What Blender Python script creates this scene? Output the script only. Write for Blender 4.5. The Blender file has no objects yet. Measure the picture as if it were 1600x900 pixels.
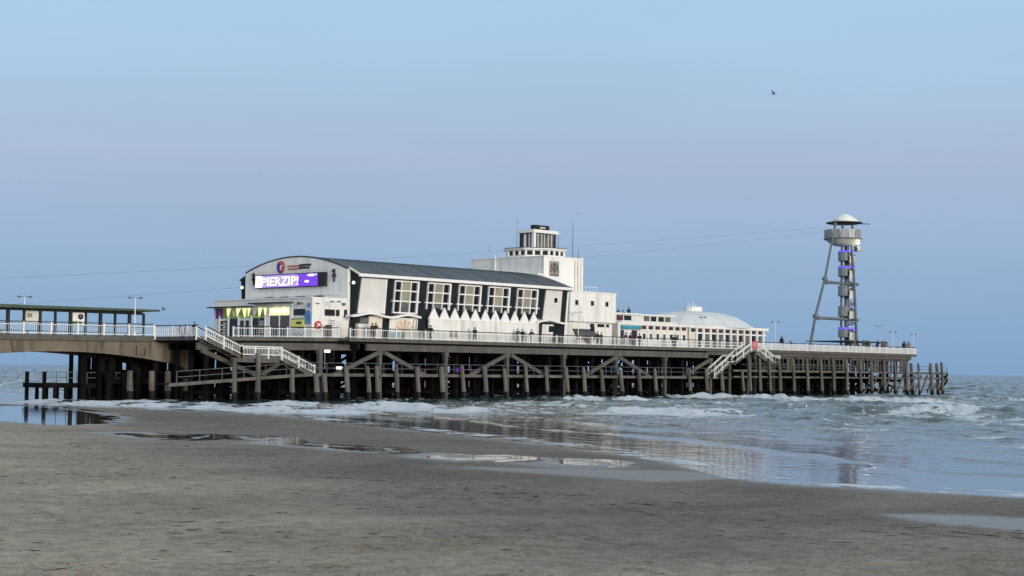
import bpy, bmesh, math, random
import numpy as np
from mathutils import Vector, Matrix
R = math.radians
random.seed(7)
S = bpy.context.scene
COL = S.collection

# ------------------------------------------------------------------ camera
# World axes: X runs along the pier out to sea, Y across the pier (away from the viewer), Z up, sea level 0.
cam_d = bpy.data.cameras.new('camera'); cam = bpy.data.objects.new('camera', cam_d); COL.objects.link(cam)
cam_d.sensor_width = 36; cam_d.lens = 56.25; cam_d.clip_start = 0.3; cam_d.clip_end = 90000
fwd = Vector((0.7286276, 0.6849100, 0)); rgt = Vector((0.6849100, -0.7286276, 0)); up = Vector((0, 0, 1))
PITCH = math.atan(128/2500); ROLL = math.atan(0.01123)
f_ = fwd*math.cos(PITCH) + up*math.sin(PITCH); u_ = up*math.cos(PITCH) - fwd*math.sin(PITCH)
c_, s_ = math.cos(ROLL), math.sin(ROLL)
r2 = rgt*c_ + u_*s_; u2 = u_*c_ - rgt*s_
cam.matrix_world = Matrix(((r2.x, u2.x, -f_.x, -122.09), (r2.y, u2.y, -f_.y, -140.51), (r2.z, u2.z, -f_.z, 3.75), (0, 0, 0, 1)))
S.camera = cam

# ------------------------------------------------------------------ sky and sun (just before dusk, soft glow from the west)
SUN_TO = Vector((-0.24, -0.97, 0)).normalized(); SUN_EL = R(7)
W = bpy.data.worlds.new('World'); S.world = W; W.use_nodes = True
wn, wl = W.node_tree.nodes, W.node_tree.links; wn.clear()
wo = wn.new('ShaderNodeOutputWorld')
sky = wn.new('ShaderNodeTexSky'); sky.sky_type = 'NISHITA'; sky.sun_disc = False
sky.sun_elevation = SUN_EL; sky.sun_rotation = math.atan2(SUN_TO.x, SUN_TO.y); sky.air_density = 1.0; sky.dust_density = 0.6; sky.ozone_density = 2.0
bg1 = wn.new('ShaderNodeBackground'); bg1.inputs[1].default_value = 0.09
wl.new(sky.outputs[0], bg1.inputs[0])
def lin(r, g, b):
    f = lambda c: (c/255/12.92 if c/255 <= 0.04045 else ((c/255+0.055)/1.055)**2.4)
    return (f(r), f(g), f(b), 1)
tc = wn.new('ShaderNodeTexCoord'); sx = wn.new('ShaderNodeSeparateXYZ'); wl.new(tc.outputs['Generated'], sx.inputs[0])
rp = wn.new('ShaderNodeValToRGB'); wl.new(sx.outputs['Z'], rp.inputs[0])
stops = [(0.0, (123, 160, 200)), (0.03, (130, 165, 203)), (0.085, (153, 177, 210)), (0.13, (168, 184, 215)), (0.17, (167, 192, 220)),
         (0.226, (168, 203, 229)), (0.40, (202, 218, 231)), (1.0, (212, 219, 226))]
el = rp.color_ramp.elements
el[0].position, el[0].color = stops[0][0], lin(*stops[0][1]); el[1].position, el[1].color = 1.0, lin(*stops[-1][1])
for p, c in stops[1:-1]:
    e = el.new(p); e.color = lin(*c)
hz = wn.new('ShaderNodeTexNoise'); hm_ = wn.new('ShaderNodeMapping'); wl.new(tc.outputs['Generated'], hm_.inputs[0]); hm_.inputs['Scale'].default_value = (1.5, 1.5, 9); wl.new(hm_.outputs[0], hz.inputs[0]); hz.inputs['Scale'].default_value = 1.6; hz.inputs['Detail'].default_value = 4
hr = wn.new('ShaderNodeMapRange'); wl.new(hz.outputs[0], hr.inputs[0]); hr.inputs[1].default_value = 0.3; hr.inputs[2].default_value = 0.7; hr.inputs[3].default_value = 0.955; hr.inputs[4].default_value = 1.045
hx = wn.new('ShaderNodeVectorMath'); hx.operation = 'SCALE'; wl.new(rp.outputs[0], hx.inputs[0]); wl.new(hr.outputs[0], hx.inputs['Scale'])
bg2 = wn.new('ShaderNodeBackground'); wl.new(hx.outputs[0], bg2.inputs[0]); bg2.inputs[1].default_value = 1.12
# the glow of the low sun takes over towards the west, behind the viewer's right shoulder
dotn = wn.new('ShaderNodeVectorMath'); dotn.operation = 'DOT_PRODUCT'; wl.new(tc.outputs['Generated'], dotn.inputs[0]); dotn.inputs[1].default_value = SUN_TO
mr = wn.new('ShaderNodeMapRange'); mr.interpolation_type = 'SMOOTHSTEP'; wl.new(dotn.outputs['Value'], mr.inputs[0])
mr.inputs[1].default_value = -0.15; mr.inputs[2].default_value = 1.0; mr.inputs[3].default_value = 0.12; mr.inputs[4].default_value = 0.85
mx = wn.new('ShaderNodeMixShader'); wl.new(mr.outputs[0], mx.inputs[0]); wl.new(bg2.outputs[0], mx.inputs[1]); wl.new(bg1.outputs[0], mx.inputs[2])
wl.new(mx.outputs[0], wo.inputs[0])
sd = bpy.data.lights.new('sun', 'SUN'); sd.energy = 2.5; sd.angle = R(22); sd.color = (1.0, 0.96, 0.90)
so = bpy.data.objects.new('sun', sd); COL.objects.link(so)
so.rotation_euler = (SUN_TO*math.cos(SUN_EL) + up*math.sin(SUN_EL)).to_track_quat('Z', 'Y').to_euler()
S.view_settings.view_transform = 'Standard'; S.view_settings.look = 'None'; S.view_settings.exposure = 0.0; S.view_settings.gamma = 1

# ------------------------------------------------------------------ helpers
def mat(name, col, rough=0.6, var=0.12, scale=0.6, stretch=(1, 1, 1), bump=0.0, bscale=8, metal=0.0, dirt=None, dirt_amt=0.0, spec=0.4, emit=None, estr=0):
    m = bpy.data.materials.new(name); m.use_nodes = True
    n, l = m.node_tree.nodes, m.node_tree.links; b = n['Principled BSDF']
    b.inputs['Roughness'].default_value = rough; b.inputs['Metallic'].default_value = metal; b.inputs['Specular IOR Level'].default_value = spec
    g = n.new('ShaderNodeNewGeometry'); mp = n.new('ShaderNodeMapping'); l.new(g.outputs['Position'], mp.inputs[0]); mp.inputs['Scale'].default_value = stretch
    t = n.new('ShaderNodeTexNoise'); l.new(mp.outputs[0], t.inputs[0]); t.inputs['Scale'].default_value = scale; t.inputs['Detail'].default_value = 5
    cr = n.new('ShaderNodeValToRGB'); l.new(t.outputs[0], cr.inputs[0])
    cr.color_ramp.elements[0].position = 0.3; cr.color_ramp.elements[1].position = 0.7
    cr.color_ramp.elements[0].color = [c*(1-var) for c in col] + [1]; cr.color_ramp.elements[1].color = [min(1, c*(1+var)) for c in col] + [1]
    out = cr.outputs[0]
    if dirt:
        mp2 = n.new('ShaderNodeMapping'); l.new(g.outputs['Position'], mp2.inputs[0]); mp2.inputs['Scale'].default_value = (1.3, 1.3, 0.16)
        t2 = n.new('ShaderNodeTexNoise'); l.new(mp2.outputs[0], t2.inputs[0]); t2.inputs['Scale'].default_value = 1.1; t2.inputs['Detail'].default_value = 6
        c2 = n.new('ShaderNodeValToRGB'); l.new(t2.outputs[0], c2.inputs[0]); c2.color_ramp.elements[0].position = 0.48; c2.color_ramp.elements[1].position = 0.75
        ml = n.new('ShaderNodeMath'); ml.operation = 'MULTIPLY'; l.new(c2.outputs[0], ml.inputs[0]); ml.inputs[1].default_value = dirt_amt
        mxn = n.new('ShaderNodeMix'); mxn.data_type = 'RGBA'; l.new(ml.outputs[0], mxn.inputs[0]); l.new(out, mxn.inputs[6]); mxn.inputs[7].default_value = list(dirt)+[1]
        out = mxn.outputs[2]
    l.new(out, b.inputs['Base Color'])
    if bump:
        t3 = n.new('ShaderNodeTexNoise'); l.new(mp.outputs[0], t3.inputs[0]); t3.inputs['Scale'].default_value = bscale; t3.inputs['Detail'].default_value = 4
        bp = n.new('ShaderNodeBump'); bp.inputs['Strength'].default_value = bump; bp.inputs['Distance'].default_value = 0.05
        l.new(t3.outputs[0], bp.inputs['Height']); l.new(bp.outputs[0], b.inputs['Normal'])
    if emit:
        b.inputs['Emission Color'].default_value = list(emit)+[1]; b.inputs['Emission Strength'].default_value = estr
    return m

M = {}
M['white'] = mat('white_render', (0.79, 0.79, 0.77), 0.7, 0.05, 0.5, dirt=(0.47, 0.43, 0.37), dirt_amt=0.6)
M['whiteclean'] = mat('white_paint', (0.82, 0.82, 0.81), 0.45, 0.03)
M['cream'] = mat('cream_render', (0.74, 0.70, 0.62), 0.7, 0.06, 0.5, dirt=(0.5, 0.44, 0.36), dirt_amt=0.4)
M['panel'] = mat('pale_grey_panel', (0.68, 0.68, 0.65), 0.6, 0.05, 0.7, dirt=(0.5, 0.49, 0.46), dirt_amt=0.4)
M['facade'] = mat('pale_grey_cladding', (0.82, 0.81, 0.77), 0.6, 0.05, 0.5, dirt=(0.45, 0.46, 0.47), dirt_amt=0.45)
M['slate'] = mat('dark_slate_cladding', (0.016, 0.022, 0.026), 0.6, 0.25, 0.8, (1, 1, 0.3), spec=0.12)
M['roof'] = mat('blue_grey_roof_sheet', (0.075, 0.098, 0.118), 0.5, 0.35, 0.5, (1.5, 0.12, 0.12), bump=0.2, bscale=3, dirt=(0.10, 0.115, 0.11), dirt_amt=0.5)
M['trimdark'] = mat('dark_trim', (0.03, 0.035, 0.045), 0.5, 0.15)
M['glass'] = mat('dark_window_glass', (0.012, 0.014, 0.016), 0.08, 0.3, 0.7, spec=0.5)
M['blind'] = mat('beige_roller_blind', (0.30, 0.28, 0.21), 0.7, 0.15, 1.2, (1, 1, 0.2))
M['glassgrey'] = mat('window_glass_grey', (0.11, 0.12, 0.12), 0.12, 0.5, 0.9)  # paler grey glass than the dark panes
M['shutter'] = mat('grey_roller_shutter', (0.10, 0.10, 0.105), 0.5, 0.1)
M['timber'] = mat('weathered_timber', (0.142, 0.132, 0.120), 0.85, 0.3, 1.2, (1, 1, 0.25), bump=0.5, bscale=5, dirt=(0.05, 0.047, 0.04), dirt_amt=0.8)
M['shadetimber'] = mat('shade_dark_timber', (0.008, 0.0075, 0.007), 0.9, 0.4, 1.5, (1, 1, 0.3), spec=0.08)  # dark wood taken near-black to stand in for shade under pier and bridge
M['algae'] = mat('dark_green_algae', (0.012, 0.015, 0.012), 0.7, 0.3, 2.0, spec=0.2)
M['concrete'] = mat('stained_concrete', (0.165, 0.140, 0.105), 0.85, 0.2, 0.5, (0.8, 0.8, 0.5), bump=0.3, bscale=3, dirt=(0.055, 0.048, 0.038), dirt_amt=0.9)
M['concgrey'] = mat('grey_concrete', (0.108, 0.102, 0.093), 0.85, 0.2, 0.7, bump=0.3, bscale=3, dirt=(0.06, 0.055, 0.05), dirt_amt=0.8)
M['deck'] = mat('deck_planks', (0.16, 0.145, 0.125), 0.8, 0.2, 1.0, (0.3, 4, 1))
M['void'] = mat('shade_dark_underside', (0.018, 0.017, 0.016), 0.9, 0.2, spec=0.1)  # dark colour stands in for the shade below the decks
M['handrail'] = mat('dark_timber_handrail', (0.03, 0.028, 0.027), 0.6, 0.2)
M['steel'] = mat('galvanised_steel', (0.19, 0.20, 0.205), 0.45, 0.2, 1.5, metal=0.6)
M['steeldk'] = mat('grey_painted_steel', (0.12, 0.14, 0.16), 0.5, 0.2, 1.0)
M['mesh'] = mat('perforated_steel_panel', (0.31, 0.335, 0.34), 0.5, 0.15, 2.0, (1, 1, 0.2), metal=0.3)
M['panelgrey'] = mat('pale_steel_sheet', (0.42, 0.43, 0.42), 0.5, 0.12, 2.0, (1, 1, .3), metal=0.2)
M['dome'] = mat('pale_metal_dome', (0.68, 0.71, 0.71), 0.45, 0.07, 0.5, metal=0.0, dirt=(0.5, 0.53, 0.53), dirt_amt=0.5)
M['green'] = mat('green_felt_roof', (0.055, 0.085, 0.06), 0.7, 0.2)
M['greenpost'] = mat('dark_green_paint', (0.02, 0.03, 0.027), 0.5, 0.2)
M['clearglass'] = mat('sea_haze_glass', (0.25, 0.35, 0.42), 0.1, 0.1)
M['blue'] = mat('blue_print', (0.10, 0.28, 0.58), 0.5, 0.3, 1.2)
M['yellow'] = mat('yellow_green_print', (0.78, 0.76, 0.20), 0.5, 0.05)
M['red'] = mat('red_paint', (0.52, 0.04, 0.05), 0.45, 0.1)
M['redsign'] = mat('faded_red_print', (0.55, 0.07, 0.10), 0.5, 0.1)
M['teal'] = mat('teal_fascia', (0.05, 0.27, 0.36), 0.5, 0.15)
M['black'] = mat('black_paint', (0.012, 0.012, 0.014), 0.5, 0.1)
M['relief'] = mat('stone_relief', (0.27, 0.24, 0.21), 0.8, 0.25, 2.5, bump=0.6, bscale=6)
M['purple'] = mat('purple_print', (0.10, 0.03, 0.30), 0.5, 0.1)
M['orange'] = mat('orange_print', (0.50, 0.13, 0.09), 0.5, 0.15)
M['shell'] = mat('peach_mural_print', (0.62, 0.42, 0.27), 0.6, 0.35, 2.2)
M['ledpurple'] = mat('lit_purple_screen', (0.02, 0.01, 0.05), 0.5, 0.1, emit=(0.20, 0.055, 0.80), estr=1.0)
M['ledlilac'] = mat('lit_lilac_screen', (0.02, 0.02, 0.05), 0.5, 0.1, emit=(0.50, 0.38, 0.92), estr=1.0)
M['ledwhite'] = mat('lit_white_screen', (0.02, 0.02, 0.02), 0.5, 0.1, emit=(1.0, 0.97, 1.0), estr=1.3)
M['ledblue'] = mat('lit_blue_strip', (0.02, 0.02, 0.05), 0.5, 0.1, emit=(0.10, 0.06, 1.0), estr=2.0)
M['warm'] = mat('lit_warm_lamp', (0.3, 0.3, 0.2), 0.5, 0.1, emit=(1.0, 0.86, 0.42), estr=2.0)
M['lemon'] = mat('lit_lemon_canopy', (0.6, 0.6, 0.35), 0.6, 0.2, emit=(0.95, 0.97, 0.52), estr=0.8)
M['limeglow'] = mat('lit_lime_panel', (0.06, 0.09, 0.03), 0.6, 0.3, emit=(0.16, 0.21, 0.03), estr=0.5)
M['maroon'] = mat('maroon_paint', (0.09, 0.025, 0.03), 0.5, 0.2)
M['navy'] = mat('dark_navy_print', (0.03, 0.03, 0.08), 0.4, 0.3, 1.5)
M['wire'] = mat('thin_steel_cable', (0.14, 0.17, 0.22), 0.5, 0.05)
M['lampglow'] = mat('lit_white_lamp', (0.6, 0.6, 0.6), 0.5, 0.05, emit=(1, 0.97, 0.9), estr=1.4)

ORG = {}
def org(o): return ORG.get(o.name, Vector((0, 0, 0))) if o else Vector((0, 0, 0))
def thing(name, label, cat, loc=(0, 0, 0), group=None):
    o = bpy.data.objects.new(name, None); COL.objects.link(o); o.location = loc; o.empty_display_size = 0.5
    o['label'] = label; o['category'] = cat
    if group: o['group'] = group
    ORG[o.name] = Vector(loc); return o
def tag(o, label, cat, group=None):
    o['label'] = label; o['category'] = cat
    if group: o['group'] = group
    return o
class MB:
    def __init__(s): s.v, s.f, s.m = [], [], []
    def add(s, vs, fs, m=0):
        b = len(s.v); s.v += [tuple(v) for v in vs]; s.f += [tuple(i+b for i in f) for f in fs]; s.m += [m]*len(fs); return s
    def box(s, x0, x1, y0, y1, z0, z1, m=0, fn=None):
        vs = [(x, y, z) for z in (z0, z1) for y in (y0, y1) for x in (x0, x1)]
        if fn: vs = [fn(*p) for p in vs]
        return s.add(vs, [(0, 2, 3, 1), (4, 5, 7, 6), (0, 1, 5, 4), (2, 6, 7, 3), (0, 4, 6, 2), (1, 3, 7, 5)], m)
    def beam(s, p, q, w, h, m=0):
        p, q = Vector(p), Vector(q); d = (q-p).normalized()
        a = d.cross(Vector((0, 0, 1)));
        if a.length < 1e-3: a = Vector((1, 0, 0))
        a.normalize(); b = a.cross(d).normalized()
        vs = [c + a*i*w/2 + b*j*h/2 for c in (p, q) for j in (-1, 1) for i in (-1, 1)]
        return s.add(vs, [(0, 1, 3, 2), (4, 6, 7, 5), (0, 4, 5, 1), (2, 3, 7, 6), (0, 2, 6, 4), (1, 5, 7, 3)], m)
    def tube(s, p, q, r0, r1=None, n=8, m=0, wob=0):
        p, q = Vector(p), Vector(q); r1 = r0 if r1 is None else r1; d = (q-p).normalized()
        a = d.cross(Vector((0.3, 0.9, 0.1))).normalized(); b = d.cross(a)
        vs = []
        for c, r in ((p, r0), (q, r1)):
            for i in range(n):
                t = 2*math.pi*i/n; vs.append(c + (a*math.cos(t)+b*math.sin(t))*r*(1+random.uniform(-wob, wob)))
        fs = [(i, (i+1) % n, n+(i+1) % n, n+i) for i in range(n)] + [tuple(range(n))[::-1], tuple(range(n, 2*n))]
        return s.add(vs, fs, m)
    def path(s, pts, r, n=5, m=0):
        for a, b in zip(pts, pts[1:]): s.tube(a, b, r, r, n, m)
        return s
    def prism(s, pts, vec, m=0):
        vec = Vector(vec); n = len(pts); vs = [Vector(p) for p in pts] + [Vector(p)+vec for p in pts]
        return s.add(vs, [tuple(range(n))[::-1], tuple(range(n, 2*n))] + [(i, (i+1) % n, n+(i+1) % n, n+i) for i in range(n)], m)
    def lathe(s, c, prof, n=16, m=0, rot=0, cap=True):
        b = [];
        for r, z in prof:
            for i in range(n):
                t = 2*math.pi*i/n + rot; b.append((c[0]+r*math.cos(t), c[1]+r*math.sin(t), c[2]+z))
        fs = [(k*n+i, k*n+(i+1) % n, (k+1)*n+(i+1) % n, (k+1)*n+i) for k in range(len(prof)-1) for i in range(n)]
        if cap: fs += [tuple(range(n))[::-1], tuple(range((len(prof)-1)*n, len(prof)*n))]
        return s.add(b, fs, m)
    def mesh(s, name, mats, o=Vector((0, 0, 0)), smooth=False):
        me = bpy.data.meshes.new(name); me.from_pydata([(v[0]-o.x, v[1]-o.y, v[2]-o.z) for v in s.v], [], s.f)
        mats = mats if isinstance(mats, (list, tuple)) else [mats]
        for m in mats: me.materials.append(m)
        if len(mats) > 1: me.polygons.foreach_set('material_index', s.m)
        if smooth: me.polygons.foreach_set('use_smooth', [True]*len(me.polygons))
        bm = bmesh.new(); bm.from_mesh(me); bmesh.ops.recalc_face_normals(bm, faces=bm.faces[:]); bm.to_mesh(me); bm.free()
        me.update(); return me
    def build(s, name, mats, parent=None, kind=None, smooth=False, label=None):
        o = bpy.data.objects.new(name, s.mesh(name, mats, org(parent), smooth)); COL.objects.link(o)
        if parent: o.parent = parent
        ORG[o.name] = org(parent)
        if kind: o['kind'] = kind
        if label: o['label'] = label
        return o
    def solo(s, name, mats, label, cat, group=None, smooth=False):
        c = Vector([(min(v[i] for v in s.v)+max(v[i] for v in s.v))/2 for i in range(3)]); c.z = min(v[2] for v in s.v)
        o = bpy.data.objects.new(name, s.mesh(name, mats, c, smooth)); o.location = c; COL.objects.link(o); ORG[o.name] = c
        return tag(o, label, cat, group)
def inst(me, name, parent, loc, rot=(0, 0, 0), scale=(1, 1, 1), label=None):
    o = bpy.data.objects.new(name, me); COL.objects.link(o); o.location = Vector(loc)-org(parent); o.rotation_euler = rot; o.scale = scale
    if parent: o.parent = parent
    ORG[o.name] = Vector(loc)
    if label: o['label'] = label
    return o
def struct(o): o['kind'] = 'structure'; return o

# numpy gradient noise for terrain and waves
def pn(x, y, seed=0):
    xi, yi = np.floor(x).astype(np.int64), np.floor(y).astype(np.int64); xf, yf = x-xi, y-yi
    def g(ix, iy):
        h = (ix*374761393 + iy*668265263 + seed*974711) & 0xffffffff
        h = ((h ^ (h >> 13))*1274126177) & 0xffffffff; h = h ^ (h >> 16)
        return (h % 65536)/65536.0*2*np.pi
    def d(ix, iy, dx, dy): a = g(ix, iy); return np.cos(a)*dx + np.sin(a)*dy
    fx, fy = xf*xf*xf*(xf*(xf*6-15)+10), yf*yf*yf*(yf*(yf*6-15)+10)
    n00, n10, n01, n11 = d(xi, yi, xf, yf), d(xi+1, yi, xf-1, yf), d(xi, yi+1, xf, yf-1), d(xi+1, yi+1, xf-1, yf-1)
    return ((n00+(n10-n00)*fx) + ((n01+(n11-n01)*fx)-(n00+(n10-n00)*fx))*fy)*1.5
def fbm(x, y, o=4, seed=0):
    r = np.zeros_like(x); a = 0.5
    for i in range(o): r += a*pn(x*2**i, y*2**i, seed+i*17); a *= 0.5
    return r
def sst(a, b, x): t = np.clip((x-a)/(b-a), 0, 1); return t*t*(3-2*t)

# ------------------------------------------------------------------ beach, runnels, sea
SHV = [-400, -140, -117, -110.9, -107, -104, -100.5, -94.3, -86.3, -78.5, -72.7, -61, -44, -35, -26.7, -17.5, -9.65, 1, 200, 2000]
SHU = [-70, -72, -73.6, -74.4, -73.5, -71, -68, -64.2, -59.8, -56.5, -54.5, -50, -42.5, -40.8, -40.9, -41.6, -42.8, -43.3, -43.3, -60]
def shore(v): return np.interp(v, SHV, SHU)
CX0, CY0 = -122.09, -140.51
def polar(r, ang):      # grid fanned out from the beach viewpoint so that near ground is finest
    A, Rr = np.meshgrid(ang, r); fa = math.atan2(fwd.y, fwd.x)
    return CX0 + Rr*np.cos(fa-A), CY0 + Rr*np.sin(fa-A)
def gridmesh(name, X, Y, Z, mats, attrs):
    nr, nc = X.shape; me = bpy.data.meshes.new(name)
    co = np.stack([X, Y, Z], -1).reshape(-1, 3).astype(np.float32)
    i = np.arange(nr*nc).reshape(nr, nc); q = np.stack([i[:-1, :-1], i[:-1, 1:], i[1:, 1:], i[1:, :-1]], -1).reshape(-1, 4)
    me.vertices.add(len(co)); me.vertices.foreach_set('co', co.ravel())
    me.loops.add(q.size); me.loops.foreach_set('vertex_index', q.ravel().astype(np.int32))
    me.polygons.add(len(q)); me.polygons.foreach_set('loop_start', np.arange(0, q.size, 4, dtype=np.int32)); me.polygons.foreach_set('loop_total', np.full(len(q), 4, np.int32))
    me.polygons.foreach_set('use_smooth', np.ones(len(q), bool)); me.update(calc_edges=True)
    for k, a in attrs.items():
        at = me.attributes.new(k, 'FLOAT', 'POINT'); at.data.foreach_set('value', a.ravel().astype(np.float32))
    me.materials.append(mats); me.flip_normals() if me.polygons[0].normal.z < 0 else None
    o = bpy.data.objects.new(name, me); COL.objects.link(o); return o
def polydist(X, Y, P):   # signed distance, negative inside
    P = np.array(P, float); d = np.full(X.shape, 1e9); ins = np.zeros(X.shape, bool)
    for (ax, ay), (bx, by) in zip(P, np.roll(P, -1, 0)):
        ex, ey = bx-ax, by-ay; L = ex*ex+ey*ey+1e-9; t = np.clip(((X-ax)*ex+(Y-ay)*ey)/L, 0, 1)
        d = np.minimum(d, np.hypot(X-ax-t*ex, Y-ay-t*ey))
        c = ((ay > Y) != (by > Y)) & (X < (bx-ax)*(Y-ay)/(by-ay+1e-12)+ax); ins ^= c
    return np.where(ins, -d, d)
# pools and runnels left on the sand: outline (x, y), level, fall per metre towards the sea
POOLS = [     # outline, level, tilt, width of the damp margin
    ([(-52.5, -13), (-48.5, -15), (-51.0, -24), (-55.5, -36), (-60.5, -46), (-66, -53), (-69.5, -55.5), (-71, -53), (-69.5, -45), (-64, -30), (-58, -18)], 0.13, 0.0, 5.0),
    ([(-75.8, -67.9), (-74.4, -68.1), (-74.7, -70.4), (-73.3, -72.3), (-72.6, -72.6), (-73.2, -73.4), (-75.1, -74.95), (-76, -75.5), (-77.1, -73.9), (-76.1, -70.2)], 0.225, 0.0, 1.6),
    ([(-71.4, -73.4), (-70.3, -74.5), (-71.2, -76.0), (-72.0, -77.0), (-72.4, -76.6), (-72.3, -76.3)], 0.165, 0.0, 1.6),
    ([(-72.6, -77.1), (-71.5, -76.8), (-73.4, -79.4), (-75.0, -81.0), (-74.9, -80.2), (-73.6, -78.6)], 0.16, -0.002, 1.6),
    ([(-74.0, -80.2), (-73.8, -82.2), (-73.6, -85), (-73.0, -86.3), (-74.7, -88.7), (-75.5, -88.4), (-75.7, -88.1), (-75.3, -85.4), (-74.7, -81.8)], 0.15, 0.0, 1.6),
    ([(-75.9, -91.9), (-74.4, -90.8), (-74.6, -91.9), (-75.3, -92.9), (-74.8, -93.5), (-73.0, -93.8), (-73.5, -94.9), (-75.3, -95.1), (-76.2, -94.6), (-76.4, -93.3)], 0.095, -0.003, 1.6),
    ([(-72.6, -96.2), (-71.9, -97.3), (-71.9, -98.3), (-73.5, -99.6), (-74.2, -99.3), (-74.3, -98.2), (-73.6, -97.2)], 0.055, -0.003, 1.6),
]
def beach_z(X, Y):
    d = shore(Y)-X
    z = np.where(d > 0, 0.006*d + 0.00022*np.minimum(d, 75)**2, 0.022*d); z = np.maximum(z, -4)
    wob = fbm(X/9, Y/9, 3, 3)*0.05*sst(2, 18, d) + fbm(X/2.2, Y/2.6, 3, 5)*0.012*sst(0, 6, d)
    z = z + wob; wet = np.zeros_like(z)
    for P, lv, fall, mg in POOLS:
        sd_ = polydist(X, Y, P) + fbm(X/2.2, Y/2.2, 3, 21)*(0.8 if mg < 2 else 2.2) + fbm(X/0.5, Y/0.5, 2, 31)*0.16 + (0.12 if mg < 2 else 0.3)
        cx, cy = np.mean(P, 0); pl = lv - fall*((X-cx)*fwd.x+(Y-cy)*fwd.y)
        k = 1-sst(0.0, mg, sd_); z = z*(1-k) + pl*k
        core = 1-sst(-0.12, 0.05, sd_); z -= 0.02*core
        wet = np.maximum(wet, 1-sst(-0.2, 3.0, sd_)*1.0)
    return z, wet, d
ra = np.concatenate([np.geomspace(7, 30, 150, endpoint=False), np.geomspace(30, 175, 430), np.array([220, 300, 420])])
aa = np.radians(np.concatenate([[-80, -60, -45, -36, -30, -27, -24.5], np.linspace(-22.5, 22.5, 520), [24.5, 27, 30, 36, 45, 60, 80]]))
X, Y = polar(ra, aa); Z, wet, d = beach_z(X, Y)
rr = np.hypot(X-CX0, Y-CY0)
ripple = fbm(X/0.55, Y/0.9, 3, 41); clump = sst(-0.05, 0.35, fbm(X/7, Y/7, 3, 45))
foot = sst(4, 14, d)*(1-wet)
Z += foot*((ripple*0.06*(0.3+clump) - 0.05*sst(.18, .45, fbm(X/0.35, Y/0.6, 2, 48))*(.25+clump)) + fbm(X/0.16, Y/0.2, 2, 47)*0.026)*(rr < 70)
# low ridges of churned sand on the lower foreshore
ridge = sst(0.30, 0.62, 1-np.abs(fbm((X*0.6+Y*0.8)/9.0, (X*0.8-Y*0.6)/1.6, 3, 52))*2.4)
rz = np.exp(-((polydist(X, Y, [(-90, -106), (-86, -113), (-87, -121), (-92, -118), (-92.5, -109)]).clip(0))/2.0)**2)
Z += ridge*rz*0.045*(fbm(X/1.2, Y/1.2, 2, 57)+0.6)
damp = np.clip(np.maximum(wet*0.9, 1-sst(0.2, 5.0 , d + 2*fbm(X/6, Y/6, 3, 61))), 0, 1)
damp = np.maximum(damp, 0.85*np.exp(-((polydist(X, Y, [(-84.6, -119.2), (-83.5, -120.3), (-82.6, -123), (-82.4, -129), (-85.0, -129), (-86.2, -123.3), (-85.8, -121)]).clip(0)+0.8*np.abs(fbm(X/1.5, Y/1.5, 3, 65)))/0.9)**2))
damp = np.maximum(damp, 0.7*np.exp(-(polydist(X, Y, [(-75.7, -96.9), (-73.8, -97.3), (-73.5, -101.1), (-76.5, -101)]).clip(0)/0.9)**2))
damp = np.maximum(damp, 0.75*np.exp(-(polydist(X, Y, [(-79.5, -99), (-74, -104), (-74.6, -107), (-78.8, -106.5)]).clip(0)/1.3)**2))

dryness = sst(15, 32, d+5*fbm(X/8, Y/8, 3, 63))
m = bpy.data.materials.new('beach_sand'); m.use_nodes = True; n, l = m.node_tree.nodes, m.node_tree.links; b = n['Principled BSDF']
g = n.new('ShaderNodeNewGeometry'); at = n.new('ShaderNodeAttribute'); at.attribute_name = 'damp'
def noise(sc, det=5, st=(1, 1, 1), src=None, dist=0):
    mp = n.new('ShaderNodeMapping'); l.new((src or g.outputs['Position']), mp.inputs[0]); mp.inputs['Scale'].default_value = st
    t = n.new('ShaderNodeTexNoise'); l.new(mp.outputs[0], t.inputs[0]); t.inputs['Scale'].default_value = sc; t.inputs['Detail'].default_value = det; t.inputs['Distortion'].default_value = dist
    return t.outputs[0]
def ramp(src, p0, c0, p1, c1):
    r = n.new('ShaderNodeValToRGB'); l.new(src, r.inputs[0]); r.color_ramp.elements[0].position = p0; r.color_ramp.elements[1].position = p1
    r.color_ramp.elements[0].color = (*c0, 1); r.color_ramp.elements[1].color = (*c1, 1); return r.outputs[0]
def mixc(f, a, c, mode='MIX'):
    x = n.new('ShaderNodeMix'); x.data_type = 'RGBA'; x.blend_type = mode
    for s_in, v in ((0, f), (6, a), (7, c)):
        if isinstance(v, (int, float)): x.inputs[s_in].default_value = v
        elif isinstance(v, tuple): x.inputs[s_in].default_value = (*v, 1)
        else: l.new(v, x.inputs[s_in])
    return x.outputs[2]
SAND_D, SAND_L, SAND_W = (0.276, 0.238, 0.203), (0.412, 0.366, 0.316), (0.192, 0.176, 0.165)
dry = mixc(0.6, ramp(noise(0.15, 4), 0.35, SAND_D, 0.65, SAND_L), ramp(noise(2.2, 6), 0.35, (0.252, 0.222, 0.185), 0.66, (0.443, 0.394, 0.330)))
grain = ramp(noise(26, 3), 0.38, (0.74, 0.73, 0.72), 0.6, (1.0, 1.0, 1.0))
fleck = ramp(noise(6.0, 3, (1, 1, 1), None, 0.8), 0.585, (1, 1, 1), 0.69, (0.42, 0.39, 0.36))  # dark flecks paint in relief shading and damp pits of the sand
fleck = mixc(1.0, fleck, ramp(noise(2.1, 4, (1, 0.8, 1), None, 1.0), 0.58, (1, 1, 1), 0.66, (0.64, 0.62, 0.59)), 'MULTIPLY')
fleck = mixc(ramp(noise(0.22, 3), 0.40, (0.25, 0.25, 0.25), 0.62, (1, 1, 1)), (1, 1, 1), fleck)
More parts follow.
